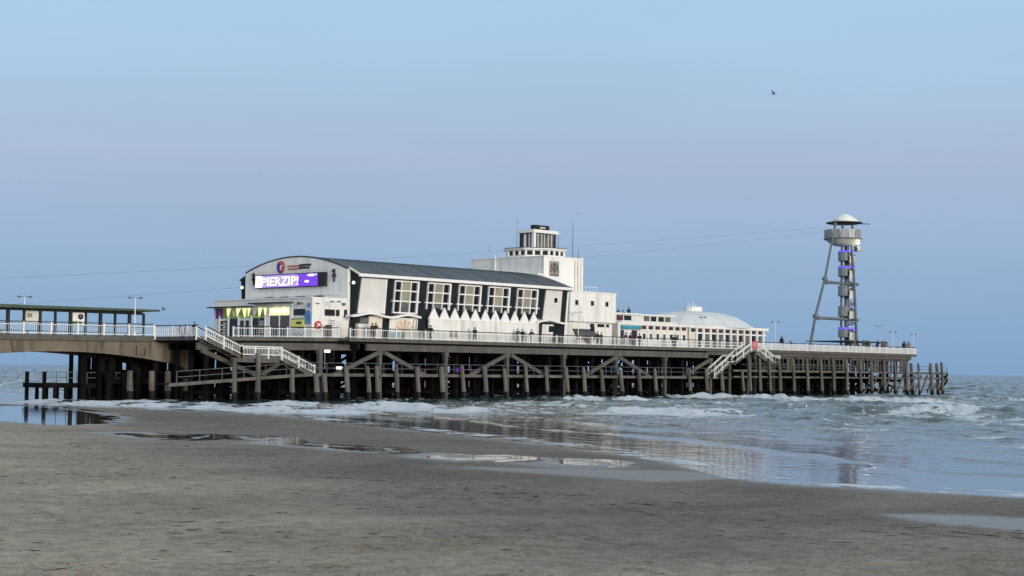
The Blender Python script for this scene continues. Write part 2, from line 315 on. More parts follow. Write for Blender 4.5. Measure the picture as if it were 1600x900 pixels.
dry = mixc(1.0, mixc(1.0, dry, grain, 'MULTIPLY'), fleck, 'MULTIPLY')
ad_ = n.new('ShaderNodeAttribute'); ad_.attribute_name = 'dryness'
dry = mixc(1.0, dry, ramp(ad_.outputs['Fac'], 0.0, (0.68, 0.69, 0.71), 1.0, (1.30, 1.30, 1.24)), 'MULTIPLY')
dry = mixc(1.0, dry, ramp(noise(0.07, 4, (1, 1.6, 1), None, 1.2), 0.40, (0.80, 0.81, 0.82), 0.58, (1.05, 1.04, 1.03)), 'MULTIPLY')
l.new(mixc(at.outputs['Fac'], dry, SAND_W), b.inputs['Base Color'])
rr_ = n.new('ShaderNodeMapRange'); l.new(at.outputs['Fac'], rr_.inputs[0]); rr_.inputs[1].default_value = 0.3; rr_.inputs[3].default_value = 0.85; rr_.inputs[4].default_value = 0.22
l.new(rr_.outputs[0], b.inputs['Roughness'])
sp_ = n.new('ShaderNodeMapRange'); l.new(at.outputs['Fac'], sp_.inputs[0]); sp_.inputs[3].default_value = 0.12; sp_.inputs[4].default_value = 0.5; l.new(sp_.outputs[0], b.inputs['Specular IOR Level'])
bp = n.new('ShaderNodeBump'); bp.inputs['Distance'].default_value = 0.10
bs = n.new('ShaderNodeMapRange'); l.new(at.outputs['Fac'], bs.inputs[0]); bs.inputs[3].default_value = 0.7; bs.inputs[4].default_value = 0.06; l.new(bs.outputs[0], bp.inputs['Strength'])
hh = n.new('ShaderNodeMath'); hh.operation = 'ADD'; l.new(noise(3.0, 6, (1, 0.75, 1)), hh.inputs[0]); l.new(noise(11, 4), hh.inputs[1])
l.new(hh.outputs[0], bp.inputs['Height']); l.new(bp.outputs[0], b.inputs['Normal'])
beach = struct(gridmesh('beach', X, Y, Z, m, {'damp': damp, 'dryness': dryness}))

m = bpy.data.materials.new('still_pool_water'); m.use_nodes = True; n, l = m.node_tree.nodes, m.node_tree.links; b = n['Principled BSDF']
b.inputs['Base Color'].default_value = (0.10, 0.092, 0.08, 1); b.inputs['Roughness'].default_value = 0.02; b.inputs['IOR'].default_value = 1.33; b.inputs['Specular IOR Level'].default_value = 0.6
g = n.new('ShaderNodeNewGeometry'); bp = n.new('ShaderNodeBump'); bp.inputs['Distance'].default_value = 0.02; bp.inputs['Strength'].default_value = 0.25; l.new(noise(2.0, 4, (1, 0.6, 1)), bp.inputs['Height']); l.new(bp.outputs[0], b.inputs['Normal'])
for P, lv, fall, mg in POOLS:
    P = np.array(P, float); cx, cy = P.mean(0); x0, y0 = P.min(0)-2; x1, y1 = P.max(0)+2; st = 0.35 if mg < 2 else 0.5
    gx, gy = np.meshgrid(np.arange(x0, x1, st), np.arange(y0, y1, st)); sd_ = polydist(gx, gy, P)
    zz = lv - fall*((gx-cx)*fwd.x+(gy-cy)*fwd.y); ok = sd_ < 1.6
    idx = -np.ones(gx.shape, int); vs, fs = [], []
    for j in range(gx.shape[0]-1):
        for i in range(gx.shape[1]-1):
            if ok[j, i] and ok[j+1, i] and ok[j, i+1] and ok[j+1, i+1]:
                f = []
                for a, c in ((j, i), (j, i+1), (j+1, i+1), (j+1, i)):
                    if idx[a, c] < 0: idx[a, c] = len(vs); vs.append((gx[a, c], gy[a, c], zz[a, c]-0.004))
                    f.append(int(idx[a, c]))
                fs.append(f)
    struct(MB().add(vs, fs).build('tide_pool', m, None, smooth=True))

# sea ---------------------------------------------------------------
ra = np.concatenate([np.geomspace(32, 340, 560, endpoint=False), np.geomspace(340, 1500, 240, endpoint=False), np.geomspace(1500, 60000, 40)])
aa = np.radians(np.concatenate([[-85, -70, -55, -45, -36, -30, -26], np.linspace(-22.5, 22.5, 620), [26, 30, 36, 45, 55, 70, 85]]))
X, Y = polar(ra, aa); d = X-shore(Y); r = np.hypot(X-CX0, Y-CY0)
far = 1-sst(1400, 4500, r)
a = sst(8, 80, d)
ph = 2*np.pi*(X*0.97+Y*0.12 + 9*fbm(X/60, Y/45, 3, 71))/15.0
Z = a*far*0.22*(np.sin(ph)+0.35*np.sin(2*ph+0.8))*(0.5+1.2*sst(-.3, .4, fbm(X/35, Y/22, 2, 73)))
Z += far*(0.09*sst(5, 24, d)+0.5*a)*fbm(X/2.6, Y/4.8, 4, 75)*0.9 + far*(0.010+0.2*a)*fbm(X/1.0, Y/1.5, 3, 76)
Z *= sst(1.5, 14, d)*0.85+0.15*sst(-2, 4, d)
# thin advancing ripples over the shallow wash
pw = (d + 6.0*fbm(X/40, Y/22, 4, 77))/8.0; fr = pw-np.floor(pw)
ra_mp = (0.17+0.22*sst(18, 60, d))*sst(-.35, .12, fbm(X/10, Y/16, 3, 78))
Z += (ra_mp*np.exp(-fr*7)*np.clip(fr*13, 0, 1))*sst(0.8, 6, d)*(1-sst(90, 150, d))
Z += 0.014*sst(1, 5, d)*(1-sst(25, 50, d))*fbm(X/0.8, Y/1.3, 3, 79)
foam = 0.66*sst(-0.15, 0.35, fbm(X/11+fbm(X/5, Y/5, 2, 80), Y/17, 3, 81))*sst(9, 24, d)*(1-sst(95, 135, d))
foam = np.maximum(foam, 0.62*np.exp(-((d-0.35-0.5*fbm(X/2.5, Y/2.5, 2, 82))/0.28)**2))
foam = np.maximum(foam, 0.62*np.exp(-((fr-.16)/.13)**2)*sst(16, 34, d)*(1-sst(90, 130, d))*sst(-.2, .25, fbm(X/10, Y/16, 3, 78)))
Z += far*sst(220, 420, r)*0.5*(np.sin(2*np.pi*(X+8*fbm(X/90, Y/70, 3, 85))/34.0))*sst(-.4, .4, fbm(X/60, Y/60, 2, 86))
BORES = [((56, 0), (64, -44), 1.15, 0.95), ((8, -60), (20, -92), 0.95, 1.0), ((20, -45), (17, -58), 0.85, 0.35), ((-12, -46), (-4, -64), 0.55, 0.8), ((-39, 6), (-34, -42), 0.42, 1.0),
         ((-21, -12), (-22, -47), 0.60, 1.0), ((26, 6), (34, -36), 0.75, 1.0), ((2, -12), (8, -44), 0.50, 0.75), ((82, -14), (92, -48), 0.7, 0.5), ((-29, 3), (-31, -30), 0.35, 0.8), ((120, -60), (160, -150), 0.9, 0.15), ((70, -70), (95, -140), 1.0, 0.25),
         ((-33, 24), (-30, 70), 0.6, 1.0), ((20, 60), (40, 160), 0.8, 0.6)]
for k, ((u0, v0), (u1, v1), A, fo) in enumerate(BORES):
    t = (Y-v0)/(v1-v0); uc = u0+(u1-u0)*t + 4.0*fbm(Y/16, np.full_like(Y, k*3.7), 3, 90+k)
    env = sst(-0.12, 0.15, t)*(1-sst(0.85, 1.12, t))*((0.75 if k < 2 else 0.45)+(0.5 if k < 2 else 0.9)*sst(-0.35, 0.3, fbm(Y/8, np.full_like(Y, k*9.1+4), 2, 120+k)))
    s = X-uc; prof = np.where(s < 0, np.exp(-(s/1.1)**2), np.exp(-(s/3.8)**2))
    Z += A*env*prof*0.72*(1+0.55*fbm(X/1.1, Y/1.1, 3, 140+k))
    br = sst(-0.75 if k == 0 else -0.4, -0.05 if k == 0 else 0.12, fbm(Y/7, np.full_like(Y, k*5.3+8), 2, 160+k))
    if k == 1: br = (1-sst(-66.5, -63.5, Y))*sst(-74.0, -71.5, Y)
    ff = env*fo*br*(np.where(s < 0, np.exp(-((s+1.9)/(3.0 if k < 2 else 2.2))**2), np.exp(-(s/1.1)**2)*.8) + 0.55*np.where(s > 0, np.exp(-(s/7)**2), np.exp(-(s/5)**2)))
    foam = np.maximum(foam, np.clip(ff, 0, 1))
Z = np.where(d < 0, np.minimum(Z, 0)-0.0*d, Z)
Z += 0.012
nr_ = int((ra < 185).sum()); zb2 = beach_z(X[:nr_], Y[:nr_])[0]; dep = Z[:nr_]-zb2
foam[:nr_] = np.maximum(foam[:nr_], 0.72*np.exp(-((dep-0.008)/0.008)**2)*sst(-.35, .1, fbm(X[:nr_]/5, Y[:nr_]/5, 3, 181))*(d[:nr_] > -14))
shal = 1-sst(3, 45, d)
m = bpy.data.materials.new('sea_water'); m.use_nodes = True; n, l = m.node_tree.nodes, m.node_tree.links; b = n['Principled BSDF']; g = n.new('ShaderNodeNewGeometry')
fa = n.new('ShaderNodeAttribute'); fa.attribute_name = 'foam'; sa = n.new('ShaderNodeAttribute'); sa.attribute_name = 'shallow'; ra_ = n.new('ShaderNodeAttribute'); ra_.attribute_name = 'calm'
b.inputs['IOR'].default_value = 1.33
wat = mixc(sa.outputs['Fac'], (0.030, 0.062, 0.062), (0.062, 0.070, 0.072))
f1 = noise(0.9, 8, (1, 0.42, 1), None, 1.6); f2 = noise(3.2, 6, (1, 0.5, 1), None, 1.2)
ad = n.new('ShaderNodeMath'); ad.operation = 'MULTIPLY_ADD'; l.new(f2, ad.inputs[0]); ad.inputs[1].default_value = 0.45; l.new(f1, ad.inputs[2])
th = n.new('ShaderNodeMath'); th.operation = 'MULTIPLY_ADD'; l.new(fa.outputs['Fac'], th.inputs[0]); th.inputs[1].default_value = 0.46; l.new(ad.outputs[0], th.inputs[2])
fs_ = n.new('ShaderNodeMapRange'); fs_.interpolation_type = 'SMOOTHSTEP'; l.new(th.outputs[0], fs_.inputs[0]); fs_.inputs[1].default_value = 0.95; fs_.inputs[2].default_value = 1.07; fs_.inputs[3].default_value = 0; fs_.inputs[4].default_value = 0.92
gate = n.new('ShaderNodeMath'); gate.operation = 'MULTIPLY'; l.new(fs_.outputs[0], gate.inputs[0])
gm = n.new('ShaderNodeMapRange'); l.new(fa.outputs['Fac'], gm.inputs[0]); gm.inputs[1].default_value = 0.02; gm.inputs[2].default_value = 0.12; l.new(gm.outputs[0], gate.inputs[1])
l.new(mixc(gate.outputs[0], wat, (0.66, 0.72, 0.76)), b.inputs['Base Color'])
ro = n.new('ShaderNodeMapRange'); l.new(gate.outputs[0], ro.inputs[0]); ro.inputs[3].default_value = 0.06; ro.inputs[4].default_value = 0.8; l.new(ro.outputs[0], b.inputs['Roughness'])
bp = n.new('ShaderNodeBump'); bp.inputs['Distance'].default_value = 0.5
hb = n.new('ShaderNodeMath'); hb.operation = 'ADD'; l.new(noise(0.85, 6, (1, 0.5, 1)), hb.inputs[0]); l.new(noise(0.16, 4, (1, 0.5, 1)), hb.inputs[1]); l.new(hb.outputs[0], bp.inputs['Height'])
st_ = n.new('ShaderNodeMapRange'); l.new(ra_.outputs['Fac'], st_.inputs[0]); st_.inputs[3].default_value = 0.85; st_.inputs[4].default_value = 0.05; l.new(st_.outputs[0], bp.inputs['Strength'])
nv = n.new('ShaderNodeTexNoise'); mpn = n.new('ShaderNodeMapping'); l.new(g.outputs['Position'], mpn.inputs[0]); mpn.inputs['Scale'].default_value = (1, 0.55, 1); l.new(mpn.outputs[0], nv.inputs[0]); nv.inputs['Scale'].default_value = 0.45; nv.inputs['Detail'].default_value = 5
v1 = n.new('ShaderNodeVectorMath'); v1.operation = 'SUBTRACT'; l.new(nv.outputs['Color'], v1.inputs[0]); v1.inputs[1].default_value = (.5, .5, .5)
v2 = n.new('ShaderNodeVectorMath'); v2.operation = 'MULTIPLY'; l.new(v1.outputs[0], v2.inputs[0]); v2.inputs[1].default_value = (3.0, 2.3, 0)
op_ = n.new('ShaderNodeAttribute'); op_.attribute_name = 'open'
v3 = n.new('ShaderNodeVectorMath'); v3.operation = 'SCALE'; l.new(v2.outputs[0], v3.inputs[0]); l.new(op_.outputs['Fac'], v3.inputs['Scale'])
v4 = n.new('ShaderNodeVectorMath'); v4.operation = 'ADD'; l.new(bp.outputs[0], v4.inputs[0]); l.new(v3.outputs[0], v4.inputs[1])
v5 = n.new('ShaderNodeVectorMath'); v5.operation = 'NORMALIZE'; l.new(v4.outputs[0], v5.inputs[0]); l.new(v5.outputs[0], b.inputs['Normal'])
sea = struct(gridmesh('sea', X, Y, Z, m, {'foam': foam, 'shallow': shal, 'calm': 1-sst(4, 40, d), 'open': 0.04*sst(8, 30, d)+0.96*sst(70, 180, d)}))

# drift weed and painted footprint shade on the sand: far too many shreds to count
w = MB(); rw = np.random.RandomState(5)
beds = [(-88.5, -108.5, 1.0, 3.4, 20, 1), (-88.2, -114, .9, 4.0, 30, 1), (-90.5, -118.5, 1.0, 2.2, 16, 1), (-95.5, -117, 1.2, 1.6, 7, 0), (-101.5, -112.5, 1.5, 1.5, 7, 0), (-95, -95, 2, 3, 10, 0), (-103, -121, 2.5, 3, 6, 0), (-90, -124, 3, 3, 6, 0), (-97, -107, 6, 6, 12, 0), (-104, -114, 5, 5, 10, 0)]
for bx, by, sx_, sy_, cnt, long_ in beds:
    for k in range(cnt):
        x, y = bx+rw.randn()*sx_, by+rw.randn()*sy_; t = rw.normal(0, .45)-math.pi/2*0.62; L = rw.uniform(0.5, 2.6) if long_ else rw.uniform(.08, .4); ns_ = 9
        pts = []
        for i in range(ns_):
            t += rw.normal(0, .22); x += math.cos(t)*L/ns_; y += math.sin(t)*L/ns_; pts.append((x, y))
        zz = beach_z(np.array([p[0] for p in pts]), np.array([p[1] for p in pts]))[0]; r_ = rw.uniform(0.003, 0.009)
        for (p, z0), (q, z1) in zip(zip(pts, zz), list(zip(pts, zz))[1:]):
            if rw.rand() > .25: w.tube((*p, z0+.012), (*q, z1+.012), r_*rw.uniform(.4, 1.5), r_, 4)
n_ = 0
while n_ < 620:      # small dark shreds paint in the shade of footprints on the upper sand
    x, y = rw.uniform(-116, -80), rw.uniform(-131, -78); d_ = float(shore(y))-x
    if d_ < 12 or rw.rand() > min(1, .25+(d_-12)/25) or rw.rand() > .35+1.3*max(0, float(fbm(np.array([x/4]), np.array([y/4]), 3, 99)[0])+.25): continue
    n_ += 1; t = rw.normal(0, .5)-math.pi/2*0.62; L = abs(rw.normal(.12, .16))+.04; r_ = rw.uniform(.004, .010)
    zz = beach_z(np.array([x]), np.array([y]))[0][0]; m2 = (x+math.cos(t)*L/2, y+math.sin(t)*L/2)
    w.tube((x, y, zz+.012), (*m2, zz+.02), r_*.4, r_, 4); w.tube((*m2, zz+.02), (m2[0]+math.cos(t+.4)*L/2, m2[1]+math.sin(t+.4)*L/2, zz+.012), r_, r_*.4, 4)
w.build('weed_and_foot_shade', mat('dark_weed_and_shade', (0.030, 0.026, 0.018), 0.8, 0.4), None, kind='stuff')
w = MB()
for bx, by, sp, cnt in ((-108.3, -117.4, .9, 80), (-101.4, -117.6, .7, 40), (-99.3, -118.2, .8, 40), (-104.4, -119.9, .35, 24), (-97.3, -126.0, 1.2, 40), (-94, -126.2, .9, 30), (-91, -92.8, 1.3, 40), (-93.2, -120.6, .8, 24)):
    for k in range(cnt):
        x, y = bx+rw.randn()*sp, by+rw.randn()*sp*.8; t = rw.uniform(0, 6.28); L = rw.uniform(.05, .22); zz = beach_z(np.array([x]), np.array([y]))[0][0]
        w.tube((x, y, zz+.005), (x+math.cos(t)*L, y+math.sin(t)*L, zz+rw.uniform(.02, .05)), .006, .003, 4)
w.build('dry_weed_tuft', mat('tan_dry_weed', (0.22, 0.17, 0.075), 0.8, 0.3), None, kind='stuff')

# ------------------------------------------------------------------ pier head: deck, trusses, piles, lower walkway
DZ = 7.25
def deckz(u): return DZ if u > 0 else DZ + 0.0142*u
PE = 131.0
pier = thing('pier', 'long timber pier head on rows of weathered piles standing in the surf', 'pier', (56, 14, 0))
def slab(mb, u0, u1, v0, v1, z0, z1, m=0, n=1):
    vs = [(u0, v0, deckz(u0)+z0), (u1, v0, deckz(u1)+z0), (u1, v1, deckz(u1)+z0), (u0, v1, deckz(u0)+z0), (u0, v0, deckz(u0)+z1), (u1, v0, deckz(u1)+z1), (u1, v1, deckz(u1)+z1), (u0, v1, deckz(u0)+z1)]
    mb.add(vs, [(0, 3, 2, 1), (4, 5, 6, 7), (0, 1, 5, 4), (1, 2, 6, 5), (2, 3, 7, 6), (3, 0, 4, 7)], m)
d_ = MB(); slab(d_, 0, PE, 0.15, 31, -0.30, 0.0); slab(d_, -19.6, 0, 2.15, 31, -0.30, 0.0); d_.build('deck', M['deck'], pier)
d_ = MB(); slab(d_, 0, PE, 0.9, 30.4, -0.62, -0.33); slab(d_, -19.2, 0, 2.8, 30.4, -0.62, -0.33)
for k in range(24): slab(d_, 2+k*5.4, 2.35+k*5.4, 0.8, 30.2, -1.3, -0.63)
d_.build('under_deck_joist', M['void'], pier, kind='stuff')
def lens(a, b, step):
    n_ = max(1, round((b-a)/step)); return [(a+(b-a)*i/n_, a+(b-a)*(i+1)/n_) for i in range(n_)]
rp_ = random.Random(3)
for a, b in lens(0, PE, 5.5):     # outer edge boards, butted end to end
    o_ = rp_.uniform(-.02, .02); x = MB(); slab(x, a+.015, b-.015, -0.06+o_, 0.13, -0.40, 0.02); x.build('edge_board', M['concgrey'], pier)
for a, b in lens(-19.6, 0, 5.5):
    x = MB(); slab(x, a+.015, b-.015, 1.94, 2.13, -0.40, 0.02); x.build('edge_board', M['concgrey'], pier)
for a, b in lens(-19.6, 70, 11):
    v0 = 0.10 if a > -2 else 2.2
    x = MB(); slab(x, a+.01, b-.01, v0, v0+0.38, -1.42, -0.64); x.build('main_beam', M['concgrey'], pier)
for a, b in lens(70, PE-1, 11):
    x = MB(); slab(x, a+.01, b-.01, 0.35, 0.75, -0.95, -0.42); x.build('main_beam', M['concgrey'], pier)
x = MB(); slab(x, PE+0.02, PE+0.2, 0, 31, -0.40, 0.02); slab(x, PE-0.9, PE-0.5, 0.9, 30, -1.1, -0.42); x.build('end_beam', M['concgrey'], pier)
x = MB(); slab(x, -19.8, -19.62, 2.0, 31, -0.40, 0.02); x.build('end_beam', M['concgrey'], pier)
x = MB(); slab(x, -19.6, PE, 30.5, 30.9, -1.3, -0.4); x.build('far_beam', M['void'], pier)
# square columns and raking struts of the sea-facing frame
colm = MB(); colm.box(-.24, .24, -.24, .24, 0, 6.2); cm_ = colm.mesh('column', M['concgrey'])
capm = MB(); capm.box(-.34, .34, -.3, .3, 0, .5); cp_ = capm.mesh('column_cap', M['concgrey'])
for u in (-4.0, 5.1, 16.0, 27.0, 38.0, 48.9, 59.9, 70.8):
    c = inst(cm_, 'column', pier, (u, 0.45, -0.6)); inst(cp_, 'cap', c, (u, 0.44, 5.33))
for u in (5.1, 27.0, 48.9, 70.8):
    for sg in (-1, 1):
        if u > 70 and sg > 0: continue
        x = MB(); x.beam((u+sg*0.45, 0.12, 5.62), (u+sg*7.4, 0.12, 2.9), 0.34, 0.46); x.build('raking_strut', M['concgrey'], pier)
x = MB(); x.beam((-19, 2.4, 5.5), (-10.8, 2.4, 2.6), 0.34, 0.5); x.build('raking_strut', M['concgrey'], pier)
x = MB(); x.beam((-11.2, 2.4, 2.7), (-8.0, 2.4, 4.3), 0.34, 0.4); x.build('raking_strut', M['concgrey'], pier)
# inner piles and bracing, near-black for the shade, packed to close bright gaps
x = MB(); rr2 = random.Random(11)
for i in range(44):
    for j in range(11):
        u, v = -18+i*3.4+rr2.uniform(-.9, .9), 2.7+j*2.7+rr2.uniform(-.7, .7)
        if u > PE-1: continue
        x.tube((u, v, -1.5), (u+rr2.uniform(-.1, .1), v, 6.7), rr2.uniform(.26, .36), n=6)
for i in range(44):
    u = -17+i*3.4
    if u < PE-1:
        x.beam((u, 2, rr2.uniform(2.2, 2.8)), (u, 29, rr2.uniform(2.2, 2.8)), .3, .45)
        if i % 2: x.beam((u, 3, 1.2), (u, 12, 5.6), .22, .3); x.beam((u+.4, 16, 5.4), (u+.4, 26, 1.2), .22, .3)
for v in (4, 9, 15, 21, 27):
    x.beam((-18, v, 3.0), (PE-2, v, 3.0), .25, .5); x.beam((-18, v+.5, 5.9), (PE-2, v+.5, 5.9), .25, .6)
for v in (6, 12.5, 19, 24): x.beam((-18, v, .9), (PE-2, v, .9), .2, .5)  # low beams added to close bright gaps at the waterline
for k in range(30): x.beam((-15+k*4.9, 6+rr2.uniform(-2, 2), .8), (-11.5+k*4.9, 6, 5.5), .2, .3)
x.build('inner_pile', M['shadetimber'], pier, kind='stuff')
# lower walkway, west part sloping down to the beach end
def wz(u): return 3.12 if u > -7 else 3.12-(-7-u)*0.066
for a, b in lens(-25, 75.4, 6.2):
    x = MB(); x.beam((a+.02, -0.28, wz(a)-.17), (b-.02, -0.28, wz(b)-.17), .24, .34); x.build('walkway_beam', M['timber'], pier)
x = MB()
for a, b in lens(-25, 75.4, 6.2): x.beam((a, 0.75, wz(a)-.10), (b, 0.75, wz(b)-.10), 1.8, .12)
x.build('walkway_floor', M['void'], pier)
for a, b in lens(74, 139.5, 6.5):
    x = MB(); x.beam((a+.02, -1.55, 3.10), (b-.02, -1.55, 3.10), .22, .24); x.build('waling', M['timber'], pier)
    x = MB(); x.beam((a+.02, -1.5, 4.02), (b-.02, -1.5, 4.02), .26, .30); x.build('walkway_beam', M['timber'], pier)
x = MB()
for a, b in lens(74, 139.5, 6.5): x.beam((a, 0.2, 4.0), (b, 0.2, 4.0), 3.0, .12)
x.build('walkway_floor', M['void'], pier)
# fender piles: each its own leaning timber
rr3 = random.Random(21)
def pile(u, vt, zt, vb, du, r=.30, name='fender_pile', z0=-1.2):
    x = MB(); mid = rr3.uniform(.4, .6); n_ = 7
    zs = [z0, 1.0, zt*.6, zt-.12, zt]; k = [0, .35, .64, .98, 1]
    rs = [r*1.05, r*1.08, r, r*.93, r*.72]; vs = []
    for z_, t, r_ in zip(zs, k, rs):
        cu, cv = u+du*(1-t), vb+(vt-vb)*t
        for i in range(n_):
            a = 2*math.pi*i/n_+.3; q = r_*rr3.uniform(.9, 1.1); vs.append((cu+q*math.cos(a), cv+q*math.sin(a), z_))
    fs, ms = [], []
    for lv in range(4):
        for i in range(n_): fs.append((lv*n_+i, lv*n_+(i+1) % n_, (lv+1)*n_+(i+1) % n_, (lv+1)*n_+i)); ms.append(1 if lv < 1 else 0)
    fs += [tuple(range(n_))[::-1], tuple(range(4*n_, 5*n_))]; ms += [1, 0]
    x.v, x.f, x.m = vs, fs, ms
    return x.build(name, [M['timber'], M['algae']], pier)
for u in (-1.1, 2.15, 3.6, 6.7, 10.1, 14.2, 17.7, 21.7, 25.3, 29.3, 33.2, 37.1, 40.7, 44.4, 48.5, 52.5, 56.1, 64.0, 68.2, 72.0):
    pile(u, -0.75, 4.05+rr3.uniform(-.12, .3), -1.08, rr3.uniform(.1, .35), rr3.uniform(.24, .32))
for u in (-5.4, -4.2): pile(u, -0.6, 3.1, -0.8, .1, .3)
pile(-16.5, -.25, 4.7, -.3, 0, .26, 'landing_post'); pile(-13.3, -.25, 5.3, -.3, 0, .3, 'landing_post'); pile(-8.55, -.25, 3.6, -.3, 0, .3, 'landing_post')
for u, zt in ((75.8, 4.0), (77.6, 5.9), (80.3, 5.95), (82.9, 5.9), (85.6, 5.9), (89.4, 5.9), (93.3, 6.0), (97.4, 5.95), (101, 5.9), (105, 5.95), (109.2, 5.9), (112.7, 5.85), (116.8, 5.85), (120.4, 5.8), (124.2, 5.75), (128.4, 5.7), (132.7, 5.75), (136.6, 6.0)):
    pile(u, -1.85, zt, -2.1, rr3.uniform(.1, .3), rr3.uniform(.20, .28))
for u, v in ((134.5, 3), (137.2, 4.5), (139.2, 0.5), (139.3, 7), (133.5, 8), (138, 10)): pile(u, v, 5.8, v-.3, .3, .3, 'end_pile')
x = MB()
for zz in (3.95, 3.05): x.beam((139.5, -1.5, zz), (139.5, 10.5, zz), .24, .3); x.beam((133, 5, zz), (139.4, 5, zz), .22, .28)
x.beam((131, 2.6, 3.98), (139.4, 2.6, 3.98), 5.0, .14)
x.build('end_walkway', M['timber'], pier)
for k in range(13):
    u = 112+k*2.1
    x = MB(); x.beam((u, -1.0, .6), (u+2.2, -1.0, 3.6), .16, .26); x.build('diagonal_brace', M['timber'], pier)
x = MB(); x.beam((136.8, -1.6, 2.0), (139.3, -1.6, 3.8), .2, .3); x.beam((136.8, -1.6, 1.1), (139.3, -1.6, 2.9), .2, .3); x.build('diagonal_brace', M['shadetimber'], pier)
x = MB(); x.box(82, PE-.6, .45, 9, DZ+.004, DZ+.36); x.build('raised_boardwalk', M['deck'], pier)
# back wall of slats and frames seen below the seaward deck
x = MB(); rr4 = random.Random(4)
for k in range(44):
    u = 82+k*1.1
    x.box(u, u+rr4.choice((.12, .2, .55, .8)), 0.9, 1.05, 4.1, 6.25)
x.box(80, PE-1, 0.85, .95, 6.0, 6.3); x.box(80, PE-1, 1.1, 1.2, 4.9, 5.05)
x.build('under_deck_slat', M['concgrey'], pier, kind='stuff')

# walkway handrail: a thing of its own
def rails(name, label, u0, u1, v, zf, h, step, rm, pm, group='pier railings', mids=(0.5,), bars=0, cap=None, postw=.06, barw=.028):
    """railing along X on a floor height zf(u); posts are parts, one infill panel per bay"""
    t = thing(name, label, 'railing', ((u0+u1)/2, v, zf((u0+u1)/2)), group)
    bays = lens(u0, u1, step); pmsh = MB().box(-postw, postw, -postw, postw, -.25, h-.02).mesh('post', pm)
    for a, b in bays: inst(pmsh, 'post', t, (a, v, zf(a)))
    inst(pmsh, 'post', t, (u1, v, zf(u1)))
    x = MB()
    for a, b in bays: x.beam((a, v, zf(a)+h), (b, v, zf(b)+h), .10 if cap else .06, .10 if cap else .06)
    x.build('handrail', cap or rm, t)
    for a, b in bays:
        x = MB()
        for q in mids: x.beam((a+postw, v, zf(a)+h*q), (b-postw, v, zf(b)+h*q), .05, .065)
        if bars:
            n_ = max(2, int((b-a)/bars))
            for i in range(1, n_):
                uu = a+(b-a)*i/n_; x.box(uu-barw, uu+barw, v-.015, v+.015, zf(uu)+h*mids[-1], zf(uu)+h*mids[0])
        x.build('infill_panel' if bars else 'mid_rail', rm, t)
    return t
rails('railing', 'thin grey tube railing along the dark lower walkway under the theatre', -24, 75, -0.35, wz, 1.2, 2.9, M['steel'], M['steel'], mids=(0.5,), postw=.035)
rails('railing', 'thin grey tube railing along the lower walkway beneath the seaward deck', 78, 139.3, -1.45, lambda u: 4.15, 1.0, 3.2, M['steel'], M['steel'], mids=(0.45,), postw=.035)

# main deck railing, white under a dark timber handrail
RH = 1.18
rails('railing', 'white railing with dark handrail along the deck in front of the theatre', 0.2, 53, 0.08, deckz, RH, 2.45, M['whiteclean'], M['whiteclean'], mids=(.83, .10), bars=.34, cap=M['handrail'], postw=.075, barw=.011)
rails('railing', 'white railing with dark handrail along the deck in front of the domed cafe', 53.1, 78.3, 0.08, deckz, RH, 2.45, M['whiteclean'], M['whiteclean'], mids=(.83, .45, .10), bars=.34, cap=M['handrail'], postw=.075, barw=.011)
rails('railing', 'close barred white railing with dark handrail along the seaward deck by the spiral tower', 81.4, PE-.1, 0.08, deckz, RH, 2.45, M['whiteclean'], M['whiteclean'], mids=(.86, .08), bars=.16, cap=M['handrail'], postw=.09, barw=.038)
rails('railing', 'white railing with dark handrail in front of the entrance pavilion', -15, 0.1, 2.06, deckz, RH, 2.5, M['whiteclean'], M['whiteclean'], mids=(.83, .10), bars=.34, cap=M['handrail'], postw=.075, barw=.011)
t = thing('railing', 'white railing across the far seaward end of the pier deck', 'railing', (PE+.05, 10, DZ), 'pier railings')
pm_ = MB().box(-.075, .075, -.075, .075, -.2, RH).mesh('post', M['whiteclean'])
for k in range(10): inst(pm_, 'post', t, (PE+.05, .2+k*2.5, DZ))
x = MB(); x.box(PE, PE+.1, 0, 23, DZ+RH, DZ+RH+.1); x.build('handrail', M['handrail'], t)
x = MB(); [x.box(PE+.02, PE+.07, .2+k*.25, .27+k*.25, DZ+.1, DZ+1.0) for k in range(90)]; x.build('infill_panel', M['whiteclean'], t)

# ------------------------------------------------------------------ approach bridge from the promenade (concrete arch)
def nz(u): return 6.90+(u+38.5)*0.0085
br = thing('approach_bridge', 'stained concrete arch bridge carrying the pier deck in from the shore', 'bridge', (-36, 15, 0))
def soffit(u): return 5.18-0.0062*(u+31)**2 if u < -18 else max(2.0, 4.13-(u+18)**2*0.10)
x = MB(); us = [-55+i*.8 for i in range(51)] + [-14.55]
us = [u for u in us if u < -14.6]+[-14.55]
for v0, v1 in ((10.2, 10.9), (19.2, 19.9)):
    vs = []
    for u in us: vs += [(u, v0, nz(u)-.62), (u, v1, nz(u)-.62), (u, v1, soffit(u)), (u, v0, soffit(u))]
    fs = []
    for i in range(len(us)-1):
        for k in range(4): fs.append((i*4+k, i*4+(k+1) % 4, i*4+4+(k+1) % 4, i*4+4+k))
    fs += [(0, 1, 2, 3), tuple(len(vs)-4+k for k in (3, 2, 1, 0))]
    x.add(vs, fs)
    x.build('arch_girder', M['concrete'], br); x = MB()
x = MB()
